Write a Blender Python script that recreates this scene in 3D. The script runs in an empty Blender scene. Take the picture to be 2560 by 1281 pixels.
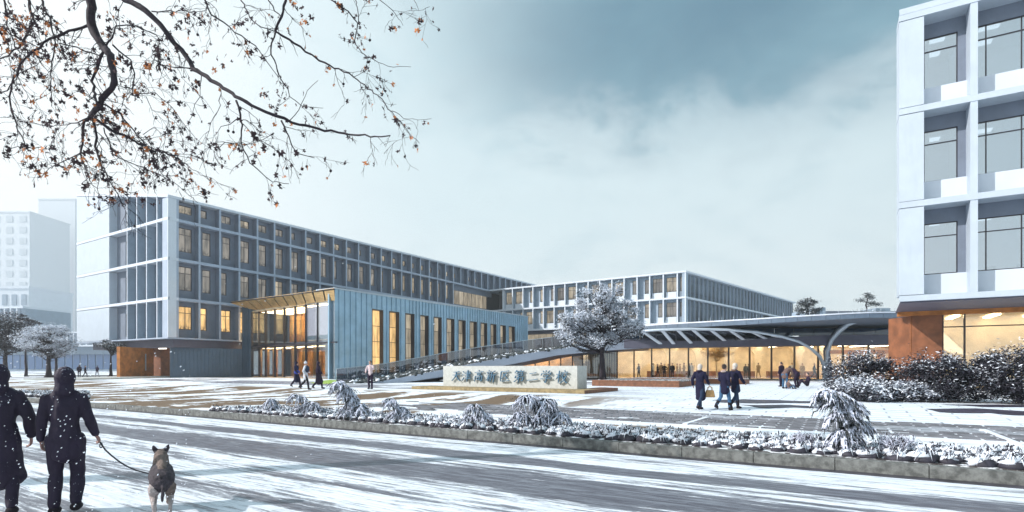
import bpy, math, random
from mathutils import Vector, Matrix, noise
R = math.radians
sc = bpy.context.scene
col = sc.collection
# ---------------------------------------------------------------- camera, sky, sun, exposure
F = 1350.0; HZ = 918.0; EYE = 1.65
cam = bpy.data.cameras.new('camera'); camo = bpy.data.objects.new('camera', cam); col.objects.link(camo)
camo.location = (0, 0, EYE); camo.rotation_euler = (R(90), 0, 0)
cam.sensor_width = 36; cam.lens = F/2560*36; cam.shift_y = (HZ-640.5)/2560; cam.clip_end = 8000; cam.clip_start = .1
sc.camera = camo
SUN = Vector((-.966, -.25, .66)).normalized()
sun = bpy.data.lights.new('sun', 'SUN'); suno = bpy.data.objects.new('sun', sun); col.objects.link(suno)
sun.energy = 4.8; sun.angle = R(.6); sun.color = (1, .96, .92)
suno.rotation_euler = SUN.to_track_quat('Z', 'Y').to_euler(); suno.location = (-30, -8, 40)
sc.view_settings.view_transform = 'Standard'; sc.view_settings.look = 'None'; sc.view_settings.exposure = 0.36; sc.view_settings.gamma = 1
sc.render.engine = 'CYCLES'
sc.cycles.use_denoising = True
sc.cycles.max_bounces = 7; sc.cycles.transparent_max_bounces = 16; sc.cycles.sample_clamp_indirect = 4
sc.cycles.caustics_reflective = False; sc.cycles.caustics_refractive = False
sc.cycles.volume_max_steps = 64

class NT:                                                            # tiny node helper
    def __init__(s, nt): s.nt = nt; nt.nodes.clear()
    def n(s, t, _ops=None, **k):
        nd = s.nt.nodes.new(t)
        for a, v in k.items():
            if a.startswith('i_'):
                key = a[2:].replace('_', ' ')
                key = int(key) if key.isdigit() else key
                if isinstance(v, bpy.types.NodeSocket): s.nt.links.new(v, nd.inputs[key])
                else: nd.inputs[key].default_value = v
            else: setattr(nd, a, v)
        return nd
    def math(s, op, a, b=0.0, c=None, clamp=False):
        k = dict(i_0=a, i_1=b)
        if c is not None: k['i_2'] = c
        return s.n('ShaderNodeMath', operation=op, use_clamp=clamp, **k).outputs[0]
    def mix(s, f, a, b, bt='MIX'):
        nd = s.nt.nodes.new('ShaderNodeMix'); nd.data_type = 'RGBA'; nd.blend_type = bt
        for i, v in ((0, f), (6, a), (7, b)):
            if isinstance(v, bpy.types.NodeSocket): s.nt.links.new(v, nd.inputs[i])
            else: nd.inputs[i].default_value = v if i == 0 else (*v[:3], 1)
        return nd.outputs[2]
    def ramp(s, f, stops, interp='LINEAR'):
        nd = s.nt.nodes.new('ShaderNodeValToRGB'); nd.color_ramp.interpolation = interp
        s.nt.links.new(f, nd.inputs[0]); e = nd.color_ramp.elements
        while len(e) < len(stops): e.new(.5)
        for el, (p, c) in zip(e, stops):
            el.position = p; el.color = (*c, 1) if not isinstance(c, (int, float)) else (c, c, c, 1)
        return nd.outputs[0]
    def noise(s, vec, scale, detail=4, rough=.55, dist=0, dim='3D'):
        nd = s.n('ShaderNodeTexNoise', i_Scale=scale, i_Detail=detail, i_Roughness=rough, i_Distortion=dist)
        s.nt.links.new(vec, nd.inputs['Vector']); return nd.outputs['Fac']
    def mapv(s, vec, scale=(1, 1, 1), rot=(0, 0, 0), loc=(0, 0, 0)):
        nd = s.n('ShaderNodeMapping'); nd.inputs['Scale'].default_value = scale; nd.inputs['Rotation'].default_value = rot
        nd.inputs['Location'].default_value = loc; s.nt.links.new(vec, nd.inputs['Vector']); return nd.outputs[0]
    def sstep(s, v, a, b):
        nd = s.n('ShaderNodeMapRange', interpolation_type='SMOOTHSTEP', i_1=a, i_2=b, i_3=0.0, i_4=1.0); s.nt.links.new(v, nd.inputs[0]); return nd.outputs[0]

w = bpy.data.worlds.new('World'); sc.world = w; w.use_nodes = True
N = NT(w.node_tree)
sky = N.n('ShaderNodeTexSky', sky_type='NISHITA', sun_disc=False, sun_elevation=math.asin(SUN.z), sun_rotation=math.atan2(SUN.x, SUN.y), dust_density=2.0, air_density=1.3)
skyc = N.mix(1.0, sky.outputs[0], (.1, .1, .1), 'MULTIPLY')           # Nishita at strength 0.1
g = N.n('ShaderNodeTexCoord').outputs['Generated']
sep = N.n('ShaderNodeSeparateXYZ'); N.nt.links.new(g, sep.inputs[0]); dx, dy, dz = sep.outputs
n1 = N.noise(N.mapv(g, (1.3, 1.3, 2.6)), 2.2, 7, .58, .3)
n2 = N.noise(N.mapv(g, (1, 1, 2.4), loc=(3, 1, 0)), 3.6, 8, .6, .35)
wob = N.math('MULTIPLY', N.math('SUBTRACT', n1, .5), .9)
# a gap between the clouds, up and ahead to the right, drawn out sideways
ex = N.math('MULTIPLY', N.math('SUBTRACT', dx, .33), 1.35)
ez = N.math('MULTIPLY', N.math('SUBTRACT', dz, .53), 3.3)
ey = N.math('MULTIPLY', N.math('SUBTRACT', dy, .78), .8)
dist = N.math('SQRT', N.math('ADD', N.math('ADD', N.math('POWER', ex, 2.0), N.math('POWER', ez, 2.0)), N.math('POWER', ey, 2.0)))
gap = N.math('SUBTRACT', 1.0, N.sstep(N.math('ADD', dist, wob), .05, .75))
n3 = N.noise(N.mapv(g, (1, 1, 1.6), loc=(1, 5, 2)), 4.5, 8, .62, .4)
bank = N.sstep(N.math('ADD', dz, N.math('MULTIPLY', N.math('SUBTRACT', n3, .5), .42)), .37, .47)
bank = N.math('MULTIPLY', bank, N.sstep(N.math('ADD', dx, N.math('MULTIPLY', N.math('SUBTRACT', n1, .5), .8)), -.28, .22))
veil = N.math('MULTIPLY', N.sstep(N.math('ADD', N.math('MULTIPLY', N.math('ADD', n2, n1), .5), N.math('MULTIPLY', dz, .25)), .50, .70), N.sstep(N.math('ADD', dx, .7), 0.1, .7))
cloud = N.ramp(N.math('ADD', N.math('MULTIPLY', n2, .55), N.math('MULTIPLY', n1, .45)),
               [(.32, (.50, .65, .71)), (.5, (.70, .82, .86)), (.62, (.90, .96, .98))])
lowhaze = N.math('MULTIPLY', .8, N.math('SUBTRACT', 1.0, N.sstep(dz, .02, .30)))
cloud = N.mix(lowhaze, cloud, (.86, .92, .94))
left = N.sstep(N.math('MULTIPLY', dx, -1.0), .10, .62)
cloud = N.mix(left, cloud, (.88, .93, .95))
blue = N.mix(.85, skyc, (.04, .16, .25))
c = N.mix(N.math('MULTIPLY', veil, .60), cloud, (.36, .55, .63))
teal = N.mix(n3, (.08, .26, .36), (.32, .52, .60))
c = N.mix(N.math('MULTIPLY', bank, .97), c, teal)
c = N.mix(N.math('MULTIPLY', gap, .9), c, blue)
bg = N.n('ShaderNodeBackground', i_Strength=.92); N.nt.links.new(c, bg.inputs[0])
wo = N.n('ShaderNodeOutputWorld'); N.nt.links.new(bg.outputs[0], wo.inputs[0])

# ---------------------------------------------------------------- helpers
rnd = random.Random(7)
E1 = Vector((.857, -.515, 0)); E2 = Vector((.515, .857, 0)); K0 = Vector((-9.23, 17.3, 0)); RA = math.atan2(-.515, .857)
def P(x, y, Y): return Vector(((x-1280)/F*Y, Y, EYE+(HZ-y)/F*Y))
def XY(x, Y): return Vector(((x-1280)/F*Y, Y, 0))
def zof(y, Y): return EYE+(HZ-y)/F*Y
def e12(p): d = Vector((p[0], p[1], 0))-K0; return d.dot(E1), d.dot(E2)
def W(e1, e2, z=0): v = K0+E1*e1+E2*e2; return Vector((v.x, v.y, z))
def gze(e2):
    if e2 < 0: return 0.0
    t = min(1, max(0, (e2-8)/5)); return .15+.18*t*t*(3-2*t)
def gz(p): return gze(e12(p)[1])
def G(x, y):
    lo, hi = 3.0, 400.0
    for _ in range(60):
        m = (lo+hi)/2; p = P(x, y, m)
        if p.z > gz(p): lo = m
        else: hi = m
    p = P(x, y, lo); p.z = gz(p); return p

def tag(o, label=None, cat=None, group=None, kind=None):
    if label: o['label'] = label
    if cat: o['category'] = cat
    if group: o['group'] = group
    if kind: o['kind'] = kind
    return o
WP = {}                                                              # world translation of each unrotated parent
def empty(name, loc, label=None, cat=None, group=None, rz=0):
    o = bpy.data.objects.new(name, None); col.objects.link(o); o.location = loc; o.rotation_euler = (0, 0, rz); o.empty_display_size = .3
    WP[o] = Vector(loc); return tag(o, label, cat, group)
class MB:
    def __init__(s): s.v = []; s.f = []; s.m = []; s.sm = []
    def poly(s, pts, m=0, sm=False):
        b = len(s.v); s.v += [tuple(p) for p in pts]; s.f.append(tuple(range(b, b+len(pts)))); s.m.append(m); s.sm.append(sm)
    def hexa(s, p, m=0):                                             # p: 4 bottom, 4 top (counter-clockwise)
        b = len(s.v); s.v += [tuple(q) for q in p]
        for f in ((0, 3, 2, 1), (4, 5, 6, 7), (0, 1, 5, 4), (1, 2, 6, 5), (2, 3, 7, 6), (3, 0, 4, 7)):
            s.f.append(tuple(b+i for i in f)); s.m.append(m); s.sm.append(False)
    def box(s, x0, x1, y0, y1, z0, z1, m=0):
        s.hexa([(x0, y0, z0), (x1, y0, z0), (x1, y1, z0), (x0, y1, z0), (x0, y0, z1), (x1, y0, z1), (x1, y1, z1), (x0, y1, z1)], m)
    def prism(s, pts, zb, zt, m=0):
        n = len(pts); zb = zb if hasattr(zb, '__len__') else [zb]*n; zt = zt if hasattr(zt, '__len__') else [zt]*n
        b = len(s.v); s.v += [(p[0], p[1], z) for p, z in zip(pts, zb)]+[(p[0], p[1], z) for p, z in zip(pts, zt)]
        fs = [tuple(b+i for i in reversed(range(n))), tuple(b+n+i for i in range(n))]+[(b+i, b+(i+1) % n, b+n+(i+1) % n, b+n+i) for i in range(n)]
        for f in fs: s.f.append(f); s.m.append(m); s.sm.append(False)
    def tube(s, pts, rad, n=6, m=0, cap=True, sm=True, sx=1.0):
        pts = [Vector(p) for p in pts]; k = len(pts); b = len(s.v)
        up = Vector((0, 0, 1)); prev = None
        for i, p in enumerate(pts):
            d = (pts[min(i+1, k-1)]-pts[max(i-1, 0)])
            d = d.normalized() if d.length > 1e-9 else Vector((0, 0, 1))
            if prev is None: a = d.cross(up if abs(d.z) < .9 else Vector((0, 1, 0))).normalized()
            else:
                a = prev-d*prev.dot(d); a = a.normalized() if a.length > 1e-6 else d.orthogonal().normalized()
            prev = a; c_ = d.cross(a); r = rad[i] if hasattr(rad, '__len__') else rad
            for j in range(n):
                q = 2*math.pi*j/n; s.v.append(tuple(p+a*(math.cos(q)*r*sx)+c_*(math.sin(q)*r)))
        for i in range(k-1):
            for j in range(n):
                s.f.append((b+i*n+j, b+i*n+(j+1) % n, b+(i+1)*n+(j+1) % n, b+(i+1)*n+j)); s.m.append(m); s.sm.append(sm)
        if cap:
            s.f.append(tuple(b+j for j in reversed(range(n)))); s.m.append(m); s.sm.append(False)
            s.f.append(tuple(b+(k-1)*n+j for j in range(n))); s.m.append(m); s.sm.append(False)
    def ball(s, c, r, nu=8, nv=5, m=0, jit=0, rot=None):
        r = r if hasattr(r, '__len__') else (r, r, r); b = len(s.v); c = Vector(c)
        def V(q):
            q = Vector((q[0]*r[0], q[1]*r[1], q[2]*r[2]))
            if jit: q *= 1+rnd.uniform(-jit, jit)
            if rot is not None: q = rot @ q
            return tuple(c+q)
        s.v.append(V((0, 0, -1)))
        for i in range(1, nv):
            ph = -math.pi/2+math.pi*i/nv
            for j in range(nu): th = 2*math.pi*j/nu; s.v.append(V((math.cos(ph)*math.cos(th), math.cos(ph)*math.sin(th), math.sin(ph))))
        s.v.append(V((0, 0, 1))); t = len(s.v)-1
        for j in range(nu):
            s.f.append((b, b+1+(j+1) % nu, b+1+j)); s.m.append(m); s.sm.append(True)
            q = b+1+(nv-2)*nu; s.f.append((q+j, q+(j+1) % nu, t)); s.m.append(m); s.sm.append(True)
            for i in range(nv-2):
                q = b+1+i*nu; s.f.append((q+j, q+(j+1) % nu, q+nu+(j+1) % nu, q+nu+j)); s.m.append(m); s.sm.append(True)
    def mesh(s, name, mats, off=(0, 0, 0)):
        me = bpy.data.meshes.new(name); o = Vector(off)
        me.from_pydata([(v[0]-o[0], v[1]-o[1], v[2]-o[2]) for v in s.v], [], s.f)
        for mt in (mats if isinstance(mats, (list, tuple)) else [mats]): me.materials.append(mt)
        me.polygons.foreach_set('material_index', s.m); me.polygons.foreach_set('use_smooth', s.sm); me.update(); return me
    def build(s, name, mats, parent=None, loc=None, rz=0, local=False):
        # world-coordinate geometry unless local; object sits at its parent's origin
        if local: me = s.mesh(name, mats); o = bpy.data.objects.new(name, me); o.location = loc or (0, 0, 0); o.rotation_euler = (0, 0, rz)
        else:
            off = WP.get(parent, Vector((0, 0, 0))) if parent else Vector(loc or (0, 0, 0))
            me = s.mesh(name, mats, off); o = bpy.data.objects.new(name, me)
            if not parent: o.location = off
            WP[o] = Vector(off)
        col.objects.link(o)
        if parent: o.parent = parent
        return o
def inst(name, me, parent=None, wloc=(0, 0, 0), rz=0, scale=(1, 1, 1)):
    o = bpy.data.objects.new(name, me); col.objects.link(o)
    base = WP.get(parent, Vector((0, 0, 0))) if parent else Vector((0, 0, 0))
    o.location = Vector(wloc)-base; o.rotation_euler = (0, 0, rz); o.scale = scale
    if parent: o.parent = parent
    return o
def child(name, me, parent, loc=(0, 0, 0)):
    o = bpy.data.objects.new(name, me); col.objects.link(o); o.parent = parent; o.location = loc; return o
class Fac:                                                           # a vertical face from A to B (left to right seen from outside)
    def __init__(s, A, B):
        s.A = Vector((A[0], A[1], 0)); d = Vector((B[0], B[1], 0))-s.A; s.L = d.length; s.u = d.normalized(); s.n = Vector((-s.u.y, s.u.x, 0)); s.rz = math.atan2(s.u.y, s.u.x)
    def p(s, t, d, z): v = s.A+s.u*t+s.n*d; return Vector((v.x, v.y, z))
    def t(s, x):                                                     # where the sight line at picture column x meets it
        k = (x-1280)/F; return (k*s.A.y-s.A.x)/(s.u.x-k*s.u.y)
    def box(s, mb, t0, t1, d0, d1, z0, z1, m=0, zt1=None, zb1=None):
        zt1 = z1 if zt1 is None else zt1; zb1 = z0 if zb1 is None else zb1
        mb.hexa([s.p(t0, d0, z0), s.p(t1, d0, zb1), s.p(t1, d1, zb1), s.p(t0, d1, z0), s.p(t0, d0, z1), s.p(t1, d0, zt1), s.p(t1, d1, zt1), s.p(t0, d1, z1)], m)

# ---------------------------------------------------------------- materials
def mat(name, base, rough=.6, metal=0, var=.12, vs=3.0, bump=0, bs=30, spec=.5, emit=None, es=0, coat=0, dirt=0):
    m = bpy.data.materials.new(name); m.use_nodes = True; T = NT(m.node_tree)
    ob = T.n('ShaderNodeTexCoord').outputs['Object']
    geo = T.n('ShaderNodeNewGeometry').outputs['Position']
    p = T.n('ShaderNodeBsdfPrincipled', i_Roughness=rough, i_Metallic=metal); p.inputs['Specular IOR Level'].default_value = spec
    if var:
        nz = T.noise(geo, vs, 5, .6)
        cc = T.mix(T.sstep(nz, .3, .7), tuple(b*(1-var) for b in base), tuple(min(1, b*(1+var)) for b in base))
        if dirt:
            st = T.noise(T.mapv(geo, (2, 2, .25)), 1.5, 5, .65)
            cc = T.mix(T.math('MULTIPLY', T.sstep(st, .5, .8), dirt), cc, tuple(b*.55 for b in base))
        T.nt.links.new(cc, p.inputs['Base Color'])
        rr = T.math('ADD', T.math('MULTIPLY', nz, .2), rough-.1); T.nt.links.new(rr, p.inputs['Roughness'])
    else: p.inputs['Base Color'].default_value = (*base, 1)
    if emit: p.inputs['Emission Color'].default_value = (*emit, 1); p.inputs['Emission Strength'].default_value = es
    if bump:
        b = T.n('ShaderNodeBump', i_Strength=bump, i_Distance=.02); T.nt.links.new(T.noise(geo, bs, 4), b.inputs['Height']); T.nt.links.new(b.outputs[0], p.inputs['Normal'])
    o = T.n('ShaderNodeOutputMaterial'); T.nt.links.new(p.outputs[0], o.inputs[0]); return m
def emis(name, c, s):
    m = bpy.data.materials.new(name); m.use_nodes = True; T = NT(m.node_tree)
    e = T.n('ShaderNodeEmission', i_Color=(*c, 1), i_Strength=s); o = T.n('ShaderNodeOutputMaterial'); T.nt.links.new(e.outputs[0], o.inputs[0]); return m
def glass(name, tint=(1, 1, 1), refl=.12, rough=.02, top=.75):
    m = bpy.data.materials.new(name); m.use_nodes = True; T = NT(m.node_tree)
    tr = T.n('ShaderNodeBsdfTransparent', i_Color=(*tint, 1)); gl = T.n('ShaderNodeBsdfGlossy', i_Roughness=rough, i_Color=(.9, .95, 1, 1))
    lw = T.n('ShaderNodeLayerWeight', i_Blend=.35).outputs['Fresnel']
    f = T.math('ADD', T.math('MULTIPLY', lw, top), refl, clamp=True)
    mx = T.n('ShaderNodeMixShader'); T.nt.links.new(f, mx.inputs[0]); T.nt.links.new(tr.outputs[0], mx.inputs[1]); T.nt.links.new(gl.outputs[0], mx.inputs[2])
    o = T.n('ShaderNodeOutputMaterial'); T.nt.links.new(mx.outputs[0], o.inputs[0]); return m
def room_pane(name, c, s):
    # dark reflecting glass; its own patterned glow stands in for a lamplit room
    m = bpy.data.materials.new(name); m.use_nodes = True; T = NT(m.node_tree)
    geo = T.n('ShaderNodeNewGeometry').outputs['Position']; ob = T.n('ShaderNodeObjectInfo').outputs['Random']
    loc = T.n('ShaderNodeTexCoord').outputs['Object']
    z = T.n('ShaderNodeSeparateXYZ'); T.nt.links.new(loc, z.inputs[0])
    blinds = T.noise(T.mapv(geo, (2.6, 2.6, .5)), 1.0, 3, .5)
    furn = T.noise(T.mapv(geo, (3.5, 3.5, 2.5)), 1.3, 2, .6)
    low = T.math('SUBTRACT', 1.0, T.sstep(z.outputs[2], .15, .75))
    dark = T.math('MULTIPLY', T.sstep(furn, .42, .56), low)
    v = T.math('MULTIPLY', T.ramp(blinds, [(.3, .4), (.5, .8), (.62, 1.0)]), T.math('ADD', .6, T.math('MULTIPLY', ob, .6)))
    v = T.math('MULTIPLY', v, T.math('SUBTRACT', 1.0, T.math('MULTIPLY', dark, .7)))
    p = T.n('ShaderNodeBsdfPrincipled', i_Roughness=.06, i_Base_Color=(.03, .035, .045, 1)); p.inputs['Emission Color'].default_value = (*c, 1)
    T.nt.links.new(T.math('MULTIPLY', v, s), p.inputs['Emission Strength'])
    o = T.n('ShaderNodeOutputMaterial'); T.nt.links.new(p.outputs[0], o.inputs[0]); return m
M = {}
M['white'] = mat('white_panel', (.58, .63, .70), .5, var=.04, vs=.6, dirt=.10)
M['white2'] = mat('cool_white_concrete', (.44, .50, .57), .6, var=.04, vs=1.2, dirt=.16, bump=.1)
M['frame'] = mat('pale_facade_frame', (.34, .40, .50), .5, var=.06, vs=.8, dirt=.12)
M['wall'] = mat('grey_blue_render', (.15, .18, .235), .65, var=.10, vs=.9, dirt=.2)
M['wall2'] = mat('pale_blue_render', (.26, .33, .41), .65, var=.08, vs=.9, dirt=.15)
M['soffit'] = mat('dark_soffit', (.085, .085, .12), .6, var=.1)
M['dark'] = mat('dark_window_metal', (.018, .016, .026), .4, var=0)
M['black'] = mat('dark_inside', (.02, .02, .025), .8, var=0)
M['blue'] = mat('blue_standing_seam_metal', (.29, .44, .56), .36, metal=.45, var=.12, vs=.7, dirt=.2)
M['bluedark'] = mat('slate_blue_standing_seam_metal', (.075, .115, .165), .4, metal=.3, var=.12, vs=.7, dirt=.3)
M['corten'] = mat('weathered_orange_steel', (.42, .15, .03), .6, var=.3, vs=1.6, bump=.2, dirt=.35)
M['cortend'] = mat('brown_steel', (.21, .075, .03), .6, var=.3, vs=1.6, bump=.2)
M['timber'] = mat('brown_timber', (.20, .085, .045), .6, var=.3, vs=5, bump=.2)
M['gold'] = mat('gold_ribbed_metal', (.60, .40, .18), .35, metal=.45, var=.2, vs=1.5)
M['stone'] = mat('pale_stone', (.50, .51, .49), .7, var=.10, vs=6, bump=.15)
M['ochre'] = mat('ochre_stone', (.27, .20, .10), .75, var=.3, vs=5, bump=.3)
M['steel'] = mat('pale_steel', (.42, .48, .54), .35, metal=.35, var=.05)
M['letter'] = mat('blue_grey_letter_metal', (.10, .20, .30), .35, metal=.3, var=.1)
M['concrete'] = mat('kerb_concrete', (.15, .155, .15), .8, var=.45, vs=9, bump=.4, bs=60, dirt=.5)
M['beige'] = mat('beige_interior_wall', (.74, .64, .47), .7, var=.16, vs=.8)
M['floorin'] = mat('tan_floor', (.50, .36, .20), .35, var=.15, vs=1)
M['amber'] = mat('amber_wood_wall', (.72, .33, .09), .5, var=.35, vs=.9)
M['bark'] = mat('dark_bark', (.018, .011, .018), .85, var=.4, vs=12, bump=.5)
M['twig'] = mat('dark_twig', (.014, .009, .014), .8, var=.2)
M['needle'] = mat('dark_foliage', (.035, .042, .045), .7, var=.4, vs=8)
M['needlep'] = mat('dark_plum_foliage', (.03, .028, .042), .7, var=.4, vs=8)
M['snowleaf'] = mat('snow_on_leaves', (.72, .76, .84), .6, var=.08, vs=4)
M['snowblue'] = mat('bluish_snow_clump', (.68, .71, .84), .6, var=.12, vs=9)
M['leafd'] = mat('dark_dead_leaf', (.035, .014, .020), .7, var=.3, vs=20)
M['leafo'] = mat('orange_dead_leaf', (.50, .17, .05), .7, var=.4, vs=14)
M['leafrefl'] = mat('golden_reflection_leaf', (.80, .60, .30), .7, var=.3, vs=9)
M['pane_dim'] = room_pane('dim_classroom_glass', (1, .90, .76), .24)
M['pane_warm'] = room_pane('warm_classroom_glass', (1, .84, .60), .38)
M['pane_lit'] = room_pane('lit_classroom_glass', (1, .62, .24), 1.0)
M['pane_cool'] = room_pane('cool_classroom_glass', (.8, .85, .95), .06)
M['glass'] = glass('clear_glass', (.96, .97, .96), .05)
M['glassd'] = glass('smoked_glass', (.42, .42, .46), .10)
M['glassb'] = glass('reflective_glass', (.75, .82, .86), .42, top=.5)
M['glassblue'] = mat('dark_blue_glass', (.04, .10, .22), .05, var=0, metal=.0, spec=1)
M['lamp'] = emis('warm_ceiling_lamp', (1, .74, .42), 12)
M['lamph'] = emis('hall_ceiling_lamp', (1, .86, .64), 8)
M['lampw'] = emis('white_ceiling_lamp', (.95, .97, 1), 1.1)
def cloth(n, c, v=.15): return mat(n, c, .85, var=v, vs=12, bump=.35, bs=45, spec=.2)
# ---------------------------------------------------------------- ground, road, plaza
def snow_nodes(T, co):
    fine = T.noise(co, 9, 6, .65); big = T.noise(co, .6, 4, .5)
    c = T.mix(fine, (.62, .67, .75), (.80, .83, .87)); return T.mix(T.sstep(big, .3, .7), c, (.74, .79, .86))
def gmat(name, fn, bump=.3):
    m = bpy.data.materials.new(name); m.use_nodes = True; T = NT(m.node_tree)
    co = T.n('ShaderNodeTexCoord').outputs['Object']
    c, rough, h = fn(T, co)
    p = T.n('ShaderNodeBsdfPrincipled'); T.nt.links.new(c, p.inputs['Base Color']); T.nt.links.new(rough, p.inputs['Roughness']); p.inputs['Specular IOR Level'].default_value = .3
    b = T.n('ShaderNodeBump', i_Strength=bump, i_Distance=.05); T.nt.links.new(h, b.inputs['Height']); T.nt.links.new(b.outputs[0], p.inputs['Normal'])
    o = T.n('ShaderNodeOutputMaterial'); T.nt.links.new(p.outputs[0], o.inputs[0]); return m
def f_road(T, co):                                                   # slush streaks and wheel tracks along the road
    sp = T.n('ShaderNodeSeparateXYZ'); T.nt.links.new(co, sp.inputs[0]); x, y, z = sp.outputs
    wv = T.math('MULTIPLY', T.math('SUBTRACT', T.noise(T.mapv(co, (.10, .6, 1)), 1, 4, .6), .5), 1.5)
    y2 = T.math('ADD', y, wv)
    def lane(c, wd): return T.math('SUBTRACT', 1.0, T.sstep(T.math('ABSOLUTE', T.math('SUBTRACT', y2, c)), wd*.45, wd*1.25))
    tr = lane(-1.75, .36)
    for cc, wd, am in ((-3.35, .60, .9), (-4.7, .2, .35), (-5.9, .30, .4), (-2.55, .12, .35), (-7.3, .3, .3), (-8.8, .35, .5)):
        tr = T.math('MAXIMUM', tr, T.math('MULTIPLY', lane(cc, wd), am))
    s1 = T.noise(T.mapv(co, (.30, 4.2, 1), rot=(0, 0, .03)), 1.3, 6, .66, .25); s2 = T.noise(T.mapv(co, (.9, 9, 1), rot=(0, 0, -.03)), 1.8, 6, .68, .35); s3 = T.noise(T.mapv(co, (3.5, 14, 1)), 2.5, 6, .75)
    s = T.math('ADD', T.math('ADD', T.math('MULTIPLY', s1, .5), T.math('MULTIPLY', s2, .33)), T.math('MULTIPLY', s3, .17))
    d = T.math('ADD', T.math('MULTIPLY', tr, .25), T.math('MULTIPLY', T.math('SUBTRACT', s, .5), 1.55)); d = T.math('ADD', d, .505)
    edge = T.sstep(T.math('MULTIPLY', y, -1.0), .0, .5)
    k = T.sstep(T.math('SUBTRACT', d, T.math('MULTIPLY', T.math('SUBTRACT', 1.0, edge), .05)), .50, .63)
    wet_shade = T.mix(s3, (.03, .028, .045), (.13, .13, .16))
    c = T.mix(k, snow_nodes(T, T.mapv(co, (.4, 2, 1))), wet_shade)
    c = T.mix(T.math('MULTIPLY', T.sstep(s2, .42, .62), .38), c, (.36, .40, .46))
    return c, T.math('ADD', .75, T.math('MULTIPLY', k, -.35)), T.math('MULTIPLY', T.math('SUBTRACT', 1.0, d), .9)
def f_plaza(T, co):                                                  # wind-bared brown grass strips; dark tree shadows painted at the back
    sp = T.n('ShaderNodeSeparateXYZ'); T.nt.links.new(co, sp.inputs[0]); x, y, z = sp.outputs
    left = T.math('SUBTRACT', 1.0, T.sstep(x, 6, 13))
    strip = T.noise(T.mapv(co, (.50, .22, 1), rot=(0, 0, .35)), 1.15, 3, .5); fr = T.noise(T.mapv(co, (1.2, 5, 1)), 1.3, 5, .65)
    b = T.math('ADD', T.math('MULTIPLY', strip, .78), T.math('MULTIPLY', fr, .22))
    bare = T.math('MULTIPLY', T.sstep(b, .485, .525), left)
    near = T.math('SUBTRACT', 1.0, T.sstep(y, 11.5, 14))
    bare = T.math('MULTIPLY', bare, near)
    nearstrip = T.math('MULTIPLY', T.math('SUBTRACT', 1.0, T.sstep(y, 3.1, 3.8)), T.sstep(T.noise(T.mapv(co, (.35, 1.6, 1)), 1.1, 5, .6), .52, .57))
    bare = T.math('MAXIMUM', bare, nearstrip)
    brown = T.mix(fr, (.10, .062, .035), (.20, .14, .09))
    far = T.noise(T.mapv(co, (.10, .42, 1), rot=(0, 0, .25)), 1.0, 6, .6); tree_shadow = T.math('MULTIPLY', T.sstep(far, .535, .58), T.math('MULTIPLY', T.sstep(y, 12.5, 15), T.math('SUBTRACT', 1.0, T.sstep(x, 0, 12))))
    c = snow_nodes(T, co)
    # slab joints showing through thin snow
    br = T.n('ShaderNodeTexBrick', i_Scale=1.0); T.nt.links.new(co, br.inputs['Vector'])
    br.inputs['Mortar Size'].default_value = .035; br.inputs['Brick Width'].default_value = 1.1; br.inputs['Row Height'].default_value = .5; br.inputs['Mortar Smooth'].default_value = .3
    thin = T.sstep(T.noise(T.mapv(co, (.35, 1.6, 1)), 1.2, 5, .6), .40, .60)
    zone = T.math('MULTIPLY', T.sstep(y, 6.2, 7.5), T.sstep(x, -2, 8))
    c = T.mix(T.math('MULTIPLY', T.math('MULTIPLY', br.outputs['Fac'], thin), zone), c, (.17, .19, .24))
    c = T.mix(T.math('MULTIPLY', T.math('MULTIPLY', T.sstep(fr, .42, .65), zone), .45), c, (.45, .52, .62))
    c = T.mix(bare, c, brown); c = T.mix(T.math('MULTIPLY', tree_shadow, .85), c, (.055, .045, .07))
    ch = T.noise(co, 5, 5, .6)
    return c, T.math('ADD', .6, T.math('MULTIPLY', ch, .3)), T.math('SUBTRACT', ch, T.math('MULTIPLY', bare, .5))
M['road'] = gmat('slushy_road', f_road, .35); M['plaza'] = gmat('snowy_plaza', f_plaza, .35)
M['snow'] = gmat('plain_snow', lambda T, co: (snow_nodes(T, co), T.noise(co, 3, 3), T.noise(co, 2, 5)), .3)
M['soil'] = gmat('snowy_soil', lambda T, co: (T.mix(T.sstep(T.noise(co, 6, 5, .6), .45, .6), (.06, .05, .05), (.8, .83, .88)), T.noise(co, 3, 3), T.noise(co, 5, 5)), .5)
m = MB(); m.box(-515, 515, -55, 595, -.6, -.06); tag(m.build('ground', M['snow']), kind='structure')
def e_obj(mb, name, ma, kind='structure', z=0): return tag(mb.build(name, ma, loc=(K0.x, K0.y, z), rz=RA, local=True), kind=kind)
m = MB(); m.box(-160, 160, -11.5, 0, -.05, 0); e_obj(m, 'road', M['road'])
m = MB(); m.box(-160, 160, -15, -11.5, -.05, .13); e_obj(m, 'near_pavement', M['snow'])
m = MB()
ys = [.16, 2, 4, 5, 6, 7, 8]+[8+.5*i for i in range(1, 11)]+[14, 20, 40, 90, 200]; xs = [-200+10*i for i in range(41)]
for a, b in zip(ys, ys[1:]):
    for c0, c1 in zip(xs, xs[1:]): m.poly([(c0, a, gze(a)), (c1, a, gze(a)), (c1, b, gze(b)), (c0, b, gze(b))], 0, True)
plaza = e_obj(m, 'plaza', M['plaza']); RZP = plaza
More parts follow.
